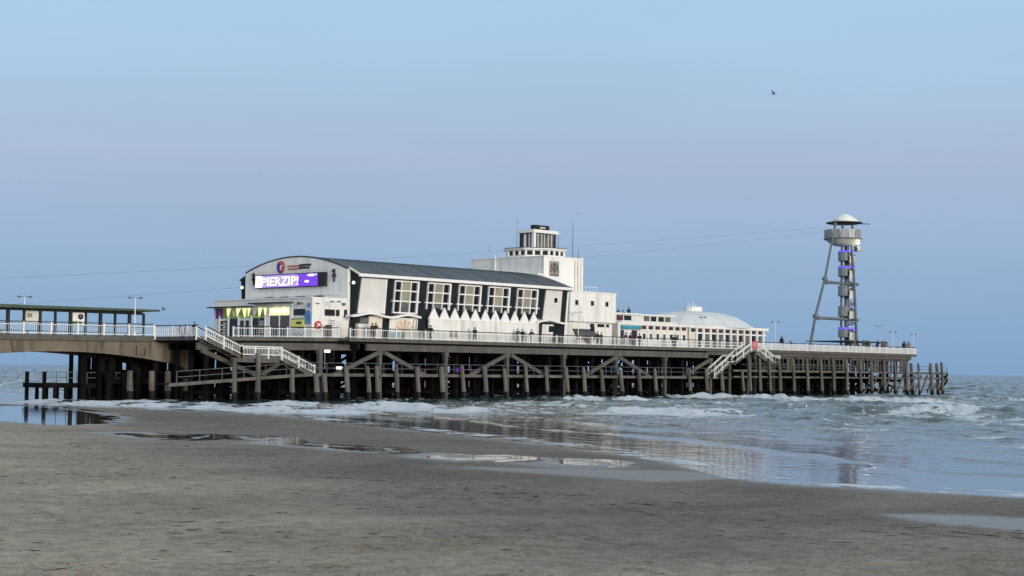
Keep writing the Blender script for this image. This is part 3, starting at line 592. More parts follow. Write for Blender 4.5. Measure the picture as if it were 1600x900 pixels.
for a, b in lens(-56, -19.9, 6):
    x.add([(a, 9.8, nz(a)-.6), (b, 9.8, nz(b)-.6), (b, 20.2, nz(b)-.6), (a, 20.2, nz(a)-.6), (a, 9.8, nz(a)), (b, 9.8, nz(b)), (b, 20.2, nz(b)), (a, 20.2, nz(a))], [(0, 3, 2, 1), (4, 5, 6, 7), (0, 1, 5, 4), (1, 2, 6, 5), (2, 3, 7, 6), (3, 0, 4, 7)])
x.build('deck_slab', M['concgrey'], br)
x = MB(); x.add([(-19.9, 9.8, 6.7), (-14.6, 5.2, 6.62), (-14.6, 19, 6.62), (-19.9, 19, 6.7), (-19.9, 9.8, 6.98), (-14.6, 5.2, 6.9), (-14.6, 19, 6.9), (-19.9, 19, 6.98)], [(0, 3, 2, 1), (4, 5, 6, 7), (0, 1, 5, 4), (1, 2, 6, 5), (2, 3, 7, 6), (3, 0, 4, 7)]); x.build('splayed_slab', M['concgrey'], br)
x = MB(); x.box(-15.6, -14.5, 10.15, 11, -1, 6.3); x.build('end_column', M['concrete'], br)
x = MB(); x.box(-15.6, -14.5, 19, 20, -1, 6.3); x.build('end_column', M['concrete'], br)
x = MB(); x.beam((-22, 10.1, 5.95), (-22, 10.1, 4.9), .1, .1); x.beam((-22, 10.05, 4.95), (-20.9, 10.05, 5.0), .1, .1); x.beam((-20.9, 10.05, 5.9), (-20.9, 10.05, 4.9), .1, .1); x.build('drain_pipe', M['concgrey'], br)
x = MB(); x.beam((-37.1, 10.1, 6.2), (-36.9, 10.1, 5.1), .09, .09); x.beam((-36.9, 10.1, 5.1), (-35.6, 10.1, 5.05), .09, .09); x.build('drain_pipe', M['concgrey'], br)
rails('railing', 'white close barred railing on the approach bridge in front of the long shelter', -55, -20, 9.9, nz, 1.30, 3.05, M['whiteclean'], M['whiteclean'], mids=(.80, .10), bars=.24, cap=M['handrail'], postw=.09, barw=.013)
t = thing('railing', 'short white railing bending from the bridge towards the top of the stairs', 'railing', (-19, 6, 6.95), 'pier railings')
pts = [(-19.9, 9.8), (-19.6, 6.9), (-19.6, 4.2), (-19.6, 2.1)]
pm_ = MB().box(-.08, .08, -.08, .08, -.3, 1.2).mesh('post', M['whiteclean'])
for a, b in zip(pts, pts[1:]):
    za = 6.97; inst(pm_, 'post', t, (*a, za))
    x = MB(); x.beam((*a, za+1.24), (*b, za+1.24), .1, .1); x.build('handrail', M['handrail'], t)
    x = MB()
    for q in (.98, .6, .12): x.beam((*a, za+q), (*b, za+q), .05, .06)
    for i in range(1, 9): x.box(a[0]+(b[0]-a[0])*i/9-.03, a[0]+(b[0]-a[0])*i/9+.03, a[1]+(b[1]-a[1])*i/9-.03, a[1]+(b[1]-a[1])*i/9+.03, za+.1, za+.98)
    x.build('infill_panel', M['whiteclean'], t)
# columns and boat landing under the bridge, near-black for the shadow there
ls = thing('landing_stage', 'dark low landing stage on piles in the shadow under the arch bridge', 'landing stage', (-22, 17, 0))
x = MB(); x.box(-30.6, -13, 14.5, 19, 1.25, 1.75); x.build('stage_floor', M['shadetimber'], ls)
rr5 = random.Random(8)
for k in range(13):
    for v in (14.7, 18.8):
        u = -30.4+k*1.35+rr5.uniform(-.2, .2); x = MB(); x.tube((u, v, -1), (u, v, 1.5 if k else 3.0), .22, n=7); x.build('stage_pile', M['shadetimber'], ls)
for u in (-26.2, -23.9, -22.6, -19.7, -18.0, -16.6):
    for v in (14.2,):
        x = MB(); x.box(u-.38, u+.38, v-.3, v+.3, -1, 6.35); x.build('concrete_column', M['shadetimber'], ls)
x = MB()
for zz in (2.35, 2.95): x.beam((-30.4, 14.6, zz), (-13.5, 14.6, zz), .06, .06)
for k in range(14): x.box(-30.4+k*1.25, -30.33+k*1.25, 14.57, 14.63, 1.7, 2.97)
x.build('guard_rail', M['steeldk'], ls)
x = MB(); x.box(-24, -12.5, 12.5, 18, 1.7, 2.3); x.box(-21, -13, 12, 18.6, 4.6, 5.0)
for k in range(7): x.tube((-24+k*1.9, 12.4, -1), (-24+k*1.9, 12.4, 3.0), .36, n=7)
x.build('inner_frame', M['shadetimber'], ls)
for u in (-23.2, -20.4, -18.3, -15.9): pile(u, 9.5, 3.2, 9.4, 0, .34, 'beach_end_pile')

# stairs at the beach end
def flight(t, p, q, w, n_, mt):     # p,q: outer edge start/end; w inward
    x = MB()
    for i in range(n_):
        a = (i+.5)/n_; c = [p[k]+(q[k]-p[k])*a for k in range(3)]; L = abs(q[0]-p[0])/n_
        x.box(c[0]-L*.55, c[0]+L*.55, c[1], c[1]+w, c[2]-.05, c[2])
    x.build('treads', mt, t)
    for v in (p[1]-.02, p[1]+w+.02):
        x = MB(); x.beam((p[0], v, p[2]-.2), (q[0], v, q[2]-.2), .12, .34); x.build('stringer', mt, t)
def stair_rail(t, p, q, n_, h=1.05, bars=.2, cap=True, lo=.0):
    p, q = Vector(p), Vector(q)
    for i in range(n_+1):
        c = p+(q-p)*i/n_; x = MB(); x.box(c.x-.07, c.x+.07, c.y-.07, c.y+.07, c.z-.35, c.z+h+.08); x.build('post', M['whiteclean'], t)
    x = MB(); x.beam(p+up*(h+.06), q+up*(h+.06), .09, .10); x.build('handrail', M['handrail'] if cap else M['whiteclean'], t)
    x = MB()
    for zz in (h-.12, .12+lo): x.beam(p+up*zz, q+up*zz, .06, .10)
    k = max(2, int((q-p).length/bars))
    for i in range(1, k):
        c = p+(q-p)*i/k; x.box(c.x-.02, c.x+.02, c.y-.02, c.y+.02, c.z+.1, c.z+h-.1)
    x.build('infill_panel', M['whiteclean'], t)
st = thing('staircase', 'white railed wooden stairs going down with a landing at the beach end of the pier', 'staircase', (-13, 1, 3))
flight(st, (-19.6, .35, 6.85), (-15.2, .35, 5.0), 1.5, 12, M['timber']); flight(st, (-9.6, .35, 4.95), (-5.2, .35, 3.15), 1.5, 12, M['timber'])
x = MB(); x.box(-15.2, -9.6, .3, 1.9, 4.62, 4.98); x.build('landing', M['timber'], st)
x = MB(); x.beam((-16.5, .28, 4.5), (-10.0, .28, 4.42), .2, .45); x.build('landing_beam', M['concgrey'], st)
stair_rail(st, (-20.0, .25, 6.95), (-15.2, .25, 5.05), 2, bars=.26); stair_rail(st, (-15.2, .25, 5.0), (-9.7, .25, 4.98), 3, .95, .2, False); stair_rail(st, (-9.6, .25, 4.92), (-4.9, .25, 3.05), 2, 1.0, .24)
stair_rail(st, (-20.0, 1.95, 6.95), (-15.2, 1.95, 5.05), 2, bars=.5); stair_rail(st, (-9.6, 1.95, 4.92), (-4.9, 1.95, 3.05), 2, 1.0, .5)
# double stairs towards the seaward end
st = thing('staircase', 'double white railed steps meeting under a red sign halfway along the seaward deck', 'staircase', (79, -1, 4))
flight(st, (79.0, -1.2, 7.2), (74.8, -1.2, 5.3), 1.15, 11, M['timber']); flight(st, (80.6, -1.2, 7.2), (85.0, -1.2, 5.35), 1.15, 11, M['timber']); flight(st, (73.4, -1.2, 5.25), (69.6, -1.2, 3.2), 1.15, 11, M['timber'])
x = MB(); x.box(79.0, 80.6, -1.2, -.08, 6.95, 7.2); x.box(73.4, 74.8, -1.2, -.05, 5.0, 5.25); x.box(85, 86.6, -1.2, -.05, 5.05, 5.3); x.build('landing', M['timber'], st)
for v in (-1.28, -.02):
    stair_rail(st, (79.0, v, 7.2), (74.8, v, 5.3), 2, 1.0, .5, False); stair_rail(st, (80.6, v, 7.2), (85, v, 5.35), 2, 1.0, .5, False); stair_rail(st, (73.4, v, 5.25), (69.6, v, 3.2), 2, 1.0, .5, False)
    stair_rail(st, (73.4, v, 5.25), (74.8, v, 5.25), 1, 1.0, .5, False); stair_rail(st, (85, v, 5.3), (86.6, v, 5.3), 1, 1.0, .5, False)
for u, a in ((74.1, 5), (85.8, 5), (78.9, 6.9), (80.7, 6.9)): x = MB(); x.box(u-.15, u+.15, -.9, -.6, -.8, a); x.build('support_post', M['timber'], st)
x = MB(); x.box(79.15, 80.45, -1.42, -1.36, 7.35, 8.55); x.build('sign_board', M['redsign'], None); o = bpy.data.objects['sign_board']; o.name = 'warning_sign'
tag(o, 'faded red warning sign at the head of the double steps', 'sign')
x = MB()
for r_, (a, b) in enumerate(((79.3, 80.3), (79.35, 80.1), (79.3, 80.25))): x.box(a, b, -1.428, -1.42, 8.2-r_*.25, 8.27-r_*.25)
x.build('lettering', M['whiteclean'], o)

# ------------------------------------------------------------------ theatre
th_ = thing('theatre', 'white theatre with arched gable, curved slate roof and zigzag white screen on the pier', 'theatre', (23, 14, DZ))
def vl(z): return 3.4-(z-7.25)*0.094           # the long wall leans outward as it rises
def SW(u, o, z): return (u, vl(z)-o, z)
def vf(z): return 24.6+(z-7.25)*0.094
rz_ = lambda v: 17.4-0.018*(v-14)**2
# dark slanting end walls and the long walls
x = MB(); vs = [4.05+i*(23.75-4.05)/20 for i in range(21)]
for u0, u1 in ((3.5, 3.95),):
    pl = [(u0, vl(7.3), 7.3), (u0, vl(14.7), 14.7)] + [(u0, 2.7+i*(22.6/24), rz_(2.7+i*22.6/24)-.2) for i in range(25)] + [(u0, vf(14.7), 14.7), (u0, vf(7.3), 7.3)]
    x.prism(pl, (u1-u0, 0, 0))
x.build('end_wall', M['slate'], th_)
x = MB(); x.prism([(3.08, 4.0, 7.4), (3.08, 4.0, 15.58)]+[(3.08, v, rz_(v)-.05) for v in vs]+[(3.08, 23.8, 15.6), (3.08, 23.8, 7.4)], (.40, 0, 0)); x.build('gable_wall', M['facade'], th_)
x = MB()
for a, b in zip(vs, vs[1:]): x.beam((3.26, a, rz_(a)+.02), (3.26, b, rz_(b)+.02), .52, .16)
x.build('gable_coping', M['trimdark'], th_)
x = MB(); x.box(3.95, 41.3, 0, .5, 7.3, 14.7, fn=lambda u, y, z: (u, vl(z)+y, z)); x.build('long_wall', M['slate'], th_)
x = MB(); x.box(3.95, 41.3, -.5, 0, 7.3, 14.7, fn=lambda u, y, z: (u, vf(z)+y, z)); x.build('long_wall', M['slate'], th_)
x = MB(); x.prism([(41.32, vl(7.3), 7.3), (41.32, vl(14.7), 14.7)]+[(41.32, 2.7+i*(22.6/24), rz_(2.7+i*22.6/24)-.2) for i in range(25)]+[(41.32, vf(14.7), 14.7), (41.32, vf(7.3), 7.3)], (.36, 0, 0)); x.build('end_wall', M['white'], th_)
rv = [2.3+i*(23.4/26) for i in range(27)]
x = MB(); x.add([(u, v, rz_(v)+dz) for dz in (0, -.16) for u in (3.55, 41.9) for v in rv],
      [(i, i+1, 27+i+1, 27+i) for i in range(26)]+[(54+i, 81+i, 81+i+1, 54+i+1) for i in range(26)]+[(i, 54+i, 54+i+1, i+1) for i in range(26)]+[(27+i, 27+i+1, 81+i+1, 81+i) for i in range(26)]+[(0, 27, 81, 54), (26, 80, 107, 53)])
ro_ = x.build('roof', M['roof'], th_, smooth=False)
for k in range(1, 40):      # standing seams of the roof sheets
    x = MB(); u = 3.55+k*.958
    for i in range(0, 14, 2): x.beam((u, rv[i], rz_(rv[i])+.03), (u, rv[i+2], rz_(rv[i+2])+.03), .05, .07)
    x.build('roof_seam', M['roof'], ro_)
x = MB(); x.box(3.3, 42.0, 2.12, 2.3, 14.62, 14.98); x.beam((3.24, 2.2, 14.95), (3.24, 3.9, 15.72), .14, .22); x.beam((41.96, 2.2, 14.9), (41.96, 8.6, 16.92), .12, .26); x.build('eaves_fascia', M['whiteclean'], th_)
x = MB(); x.box(3.24, 41.9, .02, .28, 14.5, 14.62, fn=lambda u, y, z: (u, 2.3+y, z)); x.build('gutter', M['trimdark'], th_)
# pale panels at either end of the long wall
x = MB(); x.box(4.08, 7.95, -.02, .16, 10.35, 14.5, fn=SW); x.box(3.82, 4.15, 0, .17, 10.3, 14.5, fn=lambda u, o, z: SW(u+(z-10.3)*.06, o, z)); x.build('pale_panel', M['panel'], th_)
x = MB(); x.box(7.92, 8.12, 0, .22, 10.3, 14.5, fn=SW); x.build('panel_trim', M['whiteclean'], th_)
x = MB(); x.box(36.9, 40.1, 0, .16, 10.2, 14.5, fn=SW); x.box(36.55, 36.95, 0, .14, 10.2, 14.5, fn=lambda u, o, z: SW(u+(z-10.2)*.07, o, z)); x.build('pale_panel', M['panel'], th_)
x = MB(); x.box(38.3, 39.35, .16, .22, 12.7, 13.65, fn=SW); w_ = x.build('window', M['whiteclean'], th_); x = MB(); x.box(38.5, 39.15, .22, .25, 12.85, 13.5, fn=SW); x.build('pane', M['glass'], w_)
# five tall windows: panes are sub-parts
for k, u0 in enumerate((9.45, 14.98, 20.45, 25.8, 31.25)):
    zb_ = 10.55 if k == 0 else 11.25
    x = MB(); cols = [0, 1.08, 2.62, 3.72]; rows = [14.38, 13.22, 11.95, zb_]
    for c in cols[:3]: x.box(u0+c-.07, u0+c+.07, .02, .26, zb_-.1, 14.45, fn=SW)
    x.box(u0+3.72, u0+4.0, 0, .26, zb_-.1, 14.45, fn=SW)
    for i, r_ in enumerate(rows[:4 if k == 0 else 3]): x.box(u0-(.35 if i == 2 else .1), u0+(4.3 if i == 2 else 3.75), .04, .29 if i != 2 else .33, r_-.08, r_+.08, fn=SW)
    w_ = x.build('window', M['whiteclean'], th_)
    for c in range(3):
        for r_ in range(3):
            x = MB(); x.box(u0+cols[c]+.09, u0+cols[c+1]-.09, .02, .10, rows[r_+1]+.08, rows[r_]-.08, fn=SW)
            mt = M['blind'] if c == 1 and r_ < 2 else (M['glassgrey'] if (c == 1 or (k == 4 and r_ == 1)) else M['glass'])
            x.build('pane', mt, w_)
# low white screen wall with zigzag top
x = MB(); x.box(15.15, 35.2, 2.42, 2.72, 7.3, 9.88); x.build('screen_wall', M['white'], th_)
x = MB(); x.box(15.1, 35.25, 2.34, 2.74, 9.88, 9.98); x.build('screen_ledge', M['facade'], th_)
tri = MB(); tri.prism([(-.92, 0, 0), (.92, 0, 0), (0.0, 0, 1.48)], (0, .18, 0)); tm = tri.mesh('zigzag_panel', M['whiteclean'])
for k in range(11): inst(tm, 'zigzag_panel', th_, (15.98+k*1.84, 2.5, 9.98))
for u in (27.0, 35.05): x = MB(); x.tube((u, 2.3, 7.3), (u, 2.3, 10.6), .05, n=6); x.build('drainpipe', M['facade'], th_)
x = MB(); [x.box(18.6, 20.0, 2.38, 2.42, 7.75+i*.12, 7.83+i*.12) for i in range(7)]; x.build('vent_grille', M['shutter'], th_)
x = MB(); x.box(15.15, 35.2, 2.41, 2.42, 8.62, 8.66); [x.box(u, u+.03, 2.41, 2.42, 7.3, 9.88) for u in (18.5, 22, 25.5, 29, 32.5)]; x.build('panel_joint', M['facade'], th_)
# wavy canopies
def canopy(u0, u1, zf, n_=26):
    x = MB(); us = [u0+(u1-u0)*i/n_ for i in range(n_+1)]
    x.add([(u, v, zf(u)+z) for u in us for v, z in ((2.05, 0), (3.3, 0), (3.3, .24), (2.05, .24))],
          [(i*4+k, i*4+(k+1) % 4, i*4+4+(k+1) % 4, i*4+4+k) for i in range(n_) for k in range(4)]+[(0, 1, 2, 3), tuple(n_*4+k for k in (3, 2, 1, 0))])
    x.build('wavy_canopy', M['whiteclean'], th_)
canopy(2.2, 13.4, lambda u: 9.98+.2*math.cos(2*math.pi*(u-5.3)/6.2)); canopy(34.6, 40.7, lambda u: 9.93+.42*math.exp(-((u-37)/1.9)**2))
# ground floor bits under the canopies
x = MB(); x.box(5.7, 7.9, -.02, .12, 7.3, 9.95, fn=SW); x.build('cream_wall', M['cream'], th_)
x = MB(); x.box(3.75, 5.7, .0, .55, 7.3, 9.05, fn=SW); x.build('kiosk_counter', M['white'], th_)
x = MB(); x.box(4.0, 5.4, .55, .6, 7.5, 8.3, fn=SW); x.build('counter_panel', M['facade'], th_)
x = MB(); x.box(4.3, 5.55, .05, .1, 9.15, 9.8, fn=SW); x.build('pane', M['glassgrey'], th_)
x = MB(); x.box(9.1, 13.6, .0, .1, 7.3, 9.95, fn=SW); x.build('porch_wall', M['facade'], th_)
x = MB()
for i in range(9):
    a = R(15+i*17); a2 = R(15+(i+.8)*17); rr_2 = 1.55+.25*(i % 2)
    x.prism([SW(11.6, .11, 8.4), SW(11.6+rr_2*math.cos(a), .11, 8.4+.85*rr_2*math.sin(a)), SW(11.6+rr_2*math.cos(a2), .11, 8.4+.85*rr_2*math.sin(a2))], (0, -.02, 0), i % 2)
x.build('shell_mural', [M['shell'], M['cream']], th_)
x = MB(); x.box(9.2, 10.9, .11, .13, 7.4, 8.2, fn=SW); x.build('mural_sea', mat('pale_blue_mural', (0.28, 0.42, 0.52), 0.6, 0.3, 1.5), th_)
x = MB(); [x.box(11.0+i*.5, 11.46+i*.5, .9, 1.0, 7.3, 8.5, fn=SW) for i in range(9)]; x.build('fence_panel', M['panel'], th_)
x = MB(); [x.box(12.9+i*.5, 13.0+i*.5, .3, .4, 7.3, 9.8, fn=SW) for i in (0, 1)]; x.build('porch_post', M['whiteclean'], th_)
x = MB(); x.box(35.4, 36.5, .0, .05, 7.3, 9.6, fn=SW); x.build('door', M['trimdark'], th_); x = MB(); x.box(35.75, 36.1, .05, .07, 7.5, 9.2, fn=SW); x.build('door_pane', M['glassgrey'], th_)
x = MB(); x.box(36.7, 38.9, -.02, .1, 7.3, 9.9, fn=SW); x.build('cream_wall', M['white'], th_); x = MB(); x.box(38.0, 39.0, .1, .13, 8.9, 9.7, fn=SW); x.build('pane', M['glass'], th_)
for v, z in ((2.95, 13.9), (24.9, 13.9)): x = MB(); x.lathe((3.3, v+(.25 if v < 10 else -.1), z), [(.02, -.2), (.18, -.1), (.2, .02), (.12, .16), (.02, .2)], 10); x.build('globe_lamp', M['lampglow'], th_)
x = MB(); x.box(2.95, 3.08, 5.2, 22.2, 12.5, 12.62); x.build('ledge', M['facade'], th_)
for v in (18.5, 15.6, 12.4, 9.0): x = MB(); x.box(2.6, 3.06, v-.6, v+.6, 12.32, 12.46); x.build('flood_lamp', M['trimdark'], th_)

# screen, emblem and seahorses hung on the gable
sc = thing('led_screen', 'lit purple and white display screen reading PIERZIP! across the gable', 'screen', (2.9, 14.4, 13.6))
x = MB(); x.box(2.62, 3.06, 7.72, 21.2, 13.58, 15.3); x.build('casing', M['black'], sc)
x = MB(); x.box(2.58, 2.62, 9.0, 21.1, 13.68, 15.2); x.build('display', M['ledpurple'], sc)
x = MB(); x.box(2.566, 2.579, 12.9, 19.75, 13.72, 15.16); x.build('lilac_area', M['ledlilac'], sc)
x = MB(); x.box(2.56, 2.575, 19.75, 21.08, 13.7, 15.18); x.build('white_area', M['ledwhite'], sc)
def text(s, name, mt, parent, origin, size, ext=0.01, off=0.0, xd=(0, -1, 0), yd=(0, 0, 1), shear=0, wide=1.0):
    cu = bpy.data.curves.new(name, 'FONT'); cu.body = s; cu.size = size; cu.extrude = ext; cu.offset = off; cu.shear = shear; cu.resolution_u = 2
    o = bpy.data.objects.new(name, cu); COL.objects.link(o); dg = bpy.context.evaluated_depsgraph_get()
    me = bpy.data.meshes.new_from_object(o.evaluated_get(dg)); bpy.data.objects.remove(o); bpy.data.curves.remove(cu)
    X_, Y_ = Vector(xd), Vector(yd); Z_ = X_.cross(Y_)
    me.transform(Matrix(((X_.x*wide, Y_.x, Z_.x, 0), (X_.y*wide, Y_.y, Z_.y, 0), (X_.z*wide, Y_.z, Z_.z, 0), (0, 0, 0, 1)))); me.materials.clear(); me.materials.append(mt)
    w = bpy.data.objects.new(name, me); COL.objects.link(w); w.parent = parent; w.location = Vector(origin)-org(parent); ORG[w.name] = Vector(origin); return w
text('PIERZIP!', 'lettering_outline', M['purple'], sc, (2.562, 19.9, 13.9), 1.5, .002, .09, wide=1.4)
text('PIERZIP!', 'lettering', M['ledwhite'], sc, (2.550, 19.9, 13.9), 1.5, .004, .05, wide=1.4)
for v, z, a, b in ((10.2, 15.0, .75, .16), (11.0, 14.25, .45, .17), (9.3, 15.05, .2, .08)):
    x = MB(); x.prism([(2.565, v+a*math.cos(t*.524), z+b*math.sin(t*.524)) for t in range(12)], (.01, 0, 0)); x.build('cloud', M['ledwhite'], sc)
lg = thing('round_emblem_sign', 'round orange and purple emblem with two lines of red lettering above the screen', 'sign', (3.0, 15, 15.4))
for a0, a1, mt in ((-70, 120, 'orange'), (120, 290, 'purple')):
    x = MB(); x.prism([(3.0, 16.62, 16.2)]+[(3.0, 16.62-.78*math.cos(R(a0+(a1-a0)*i/10)), 16.2+.78*math.sin(R(a0+(a1-a0)*i/10))) for i in range(11)], (.07, 0, 0)); x.build('disc', M[mt], lg)
x = MB(); x.prism([(2.97, 16.75, 15.85), (2.97, 16.75, 16.35), (2.97, 16.2, 16.45), (2.97, 16.3, 16.3), (2.97, 16.6, 16.2), (2.97, 16.62, 15.8)], (.03, 0, 0)); x.build('swirl', M['whiteclean'], lg)
x = MB(); v = 15.3
for k in range(14): x.box(3.0, 3.06, v-.2, v, 16.14, 16.34); v -= .245
v = 15.2
for k in range(9): x.box(3.0, 3.06, v-.2, v, 15.8, 15.98); v -= .26
x.build('lettering', M['orange'], lg)
x = MB(); v = 13.0
for k in range(9): x.box(3.0, 3.06, v-.2, v, 16.2, 16.44); v -= .25
for k in range(8): x.box(3.0, 3.06, 12.85-k*.25, 13.05-k*.25, 15.86, 16.1)
x.build('lettering', M['trimdark'], lg)
for v, lab in ((22.0, 'black seahorse emblem on the gable left of the lit screen'), (6.4, 'black seahorse emblem on the gable right of the lit screen')):
    x = MB(); P = [(.42, .42, .07), (.22, .52, .09), (.05, .66, .16), (-.05, .5, .14), (-.02, .3, .16), (.06, .08, .22), (.08, -.12, .21), (0, -.32, .15), (-.06, -.5, .10), (0, -.66, .075), (.12, -.68, .06), (.16, -.56, .05), (.1, -.5, .04)]
    for (a, b, r0), (c, e, r1) in zip(P, P[1:]): x.tube((3.02, v+a, 14.85+b*1.08), (3.02, v+c, 14.85+e*1.08), r0, r1, 6)
    x.prism([(3.0, v-.12, 15.0), (3.0, v-.42, 14.85), (3.0, v-.14, 14.62)], (.06, 0, 0)); x.solo('seahorse_emblem', M['black'], lab, 'emblem', 'seahorse emblems on the gable')

# ------------------------------------------------------------------ entrance pavilion
pv = thing('entrance_pavilion', 'low flat-roofed pale pavilion with lit lemon shopfront below the theatre gable', 'pavilion', (0.5, 13.4, DZ))
UF = -2.4
x = MB(); x.box(UF+.02, 3.07, 4.03, 22.9, 7.0, 11.9); x.build('front_wall', M['facade'], pv)
x = MB(); x.box(UF, 3.05, 3.9, 4.03, 7.0, 12.0); x.build('side_wall', M['white'], pv)
x = MB(); x.box(UF-.08, 3.06, 4.1, 22.98, 11.86, 12.02); x.build('parapet_coping', M['whiteclean'], pv)
x = MB(); x.box(UF-1.0, UF, 14.9, 23.1, 10.98, 11.12); x.box(UF-.9, UF, 7.3, 14.9, 11.34, 11.48); x.build('canopy', M['trimdark'], pv)
x = MB(); x.box(UF-.12, UF, 7.4, 12.5, 10.86, 11.3); x.build('sign_fascia', M['whiteclean'], pv)
x = MB(); x.box(UF-.08, UF, 7.9, 12.2, 9.95, 10.84); x.build('lit_fascia', M['lemon'], pv)
for v in (8.9, 10.4): x = MB(); x.lathe((UF-.2, v, 10.45), [(.02, -.3), (.4, -.2), (.45, .1), (.1, .3)], 10); x.build('lit_globe', M['warm'], pv)
for a, b in ((7.95, 9.75), (9.95, 11.7)):
    x = MB(); x.box(UF-.03, UF, a, b, 7.3, 9.88); x.build('roller_shutter', M['shutter'], pv)
x = MB(); x.box(UF-.1, UF, 7.5, 7.9, 7.1, 11.0); x.box(UF-.1, UF, 11.72, 12.5, 7.1, 11.0); x.box(UF-.08, UF, 9.76, 9.94, 7.1, 9.95); x.build('pilaster', M['whiteclean'], pv)
x = MB(); x.box(UF-.04, UF, 12.55, 21.9, 9.7, 10.95); x.build('lime_panel', M['limeglow'], pv)
v = 20.2; k = 0
while v > 12.9:     # fabric drapes under the canopy, their glow put into the cloth
    w = (.95, .7, 1.1)[k % 3]; x = MB(); x.prism([(UF-.10, v, 10.92), (UF-.10, v-w, 10.92), (UF-.10, v-w*(.75 if k % 2 else .4), 9.75+.2*(k % 3)), (UF-.10, v-w*(.45 if k % 2 else .2), 9.85)], (.03, 0, 0)); x.build('drape', M['lemon'] if k % 4 != 1 else M['whiteclean'], pv); v -= w+.12; k += 1
x = MB(); x.box(UF-.09, UF-.04, 14.0, 17.9, 9.72, 9.9); x.build('green_lit_strip', mat('lit_green_strip', (.1, .2, .05), emit=(.16, .30, .05), estr=.7), pv)
for a, b in ((17.9, 19.6), (13.9, 15.0), (12.7, 13.7)): x = MB(); x.box(UF-.05, UF, a, b, 7.3, 9.65); x.build('window', M['glass'], pv)
x = MB(); [x.box(UF-.06, UF-.05, 12.8, 13.6, 7.9+i*.22, 7.98+i*.22) for i in range(7)]; x.build('menu_lines', M['facade'], pv)
x = MB(); x.box(UF-.06, UF, 20.2, 21.4, 7.6, 9.4); x.build('poster', M['black'], pv); x = MB(); [x.box(UF-.08, UF-.06, 20.3, 21.3-(i % 2)*.4, 7.8+i*.25, 7.92+i*.25) for i in range(6)]; x.build('poster_print', M['whiteclean'], pv)
x = MB(); x.box(UF-.06, UF, 21.0, 22.4, 9.7, 10.9); x.build('poster', M['purple'], pv); x = MB(); x.prism([(UF-.08, 21.9, 10.8), (UF-.08, 21.3, 10.3), (UF-.08, 21.7, 9.8)], (.02, 0, 0)); x.build('poster_print', M['redsign'], pv)
for v in (17.75, 15.2, 19.75, 12.52, 21.6): x = MB(); x.box(UF-.14, UF, v-.1, v+.1, 7.1, 10.0); x.build('post', M['whiteclean'], pv)
for a, b in ((15.45, 16.4), (16.5, 17.5)):
    x = MB(); x.box(UF-.10, UF, a, b, 7.2, 9.6); dr = x.build('door', M['whiteclean'], pv); x = MB(); x.box(UF-.12, UF-.1, a+.15, b-.15, 7.4, 9.4); x.build('pane', M['glass'], dr)
x = MB(); x.box(UF-.04, UF, 5.15, 7.2, 9.88, 10.62); w_ = x.build('window', M['trimdark'], pv); x = MB(); x.box(UF-.06, UF-.04, 5.3, 7.05, 9.98, 10.52); x.build('pane', M['glass'], w_)
x = MB(); x.box(-.5, 1.78, 3.85, 3.9, 9.86, 10.62); w_ = x.build('window', M['trimdark'], pv); x = MB(); x.box(-.38, 1.68, 3.83, 3.85, 9.95, 10.53); x.build('pane', M['glass'], w_)
x = MB(); x.box(2.5, 2.95, 3.86, 3.9, 9.8, 10.66); x.build('slot_window', M['glass'], pv)
x = MB(); x.box(2.1, 2.5, 3.6, 3.9, 11.15, 11.45); x.box(-1.9, -1.5, 3.6, 3.9, 11.2, 11.3); x.build('wall_lamp', M['steeldk'], pv)
x = MB(); x.box(-3.1, UF, 5.5, 5.7, 11.2, 11.35); x.box(-3.1, -2.9, 5.4, 5.8, 11.05, 11.4); x.build('wall_lamp', M['steeldk'], pv)
def board(name, label, mt, x0, x1, y0, y1, z0, z1, cat='sign'):
    x = MB(); x.box(x0, x1, y0, y1, z0, z1); return x.solo(name, mt, label, cat)
o = board('arrow_sign', 'yellow green sign with black arrow by the pavilion shopfront', M['yellow'], UF-.12, UF-.02, 5.2, 7.55, 8.4, 9.42)
x = MB(); x.prism([(UF-.14, 6.6, 8.87), (UF-.14, 5.95, 8.87), (UF-.14, 5.95, 8.75), (UF-.14, 5.6, 9.0), (UF-.14, 5.95, 9.22), (UF-.14, 5.95, 9.1), (UF-.14, 6.6, 9.1)], (.02, 0, 0)); x.build('arrow', M['black'], o)
x = MB(); x.box(UF-.13, UF-.12, 5.2, 7.55, 8.3, 8.42); x.box(UF-.13, UF-.12, 5.2, 7.55, 9.4, 9.5); x.build('frame', M['trimdark'], o)
o = board('sign_panel', 'white lower board with faint grey marks under the yellow arrow sign', M['panel'], UF-.1, UF-.02, 5.2, 7.5, 7.1, 8.15)
x = MB(); [x.beam((UF-.11, 7.3-i*.4, 7.4+.4*(i % 2)), (UF-.11, 6.95-i*.4, 7.8-.3*(i % 2)), .02, .06) for i in range(5)]; x.build('marks', M['shutter'], o)
x = MB(); x.prism([(UF-.1, 4.05, 8.85), (UF-.1, 4.05, 10.1), (UF-.1, 4.2, 10.4), (UF-.1, 4.55, 10.5), (UF-.1, 4.9, 10.4), (UF-.1, 5.05, 10.1), (UF-.1, 5.05, 8.85)], (.08, 0, 0))
o = x.solo('blue_poster', M['blue'], 'arched blue poster board on the pavilion corner', 'poster')
x = MB(); x.box(UF-.1, UF-.02, 4.2, 4.6, 10.75, 11.3); x.solo('wall_plaque', M['blue'], 'small dark blue plaque above the arched blue poster', 'plaque')
x = MB(); x.prism([(-1.5+.56*math.cos(i*R(30)), 3.80, 8.72+.5*math.sin(i*R(30))) for i in range(12)], (0, .08, 0))
o = x.solo('red_sign', M['red'], 'rounded red sign with white mark on the white pavilion side wall', 'sign')
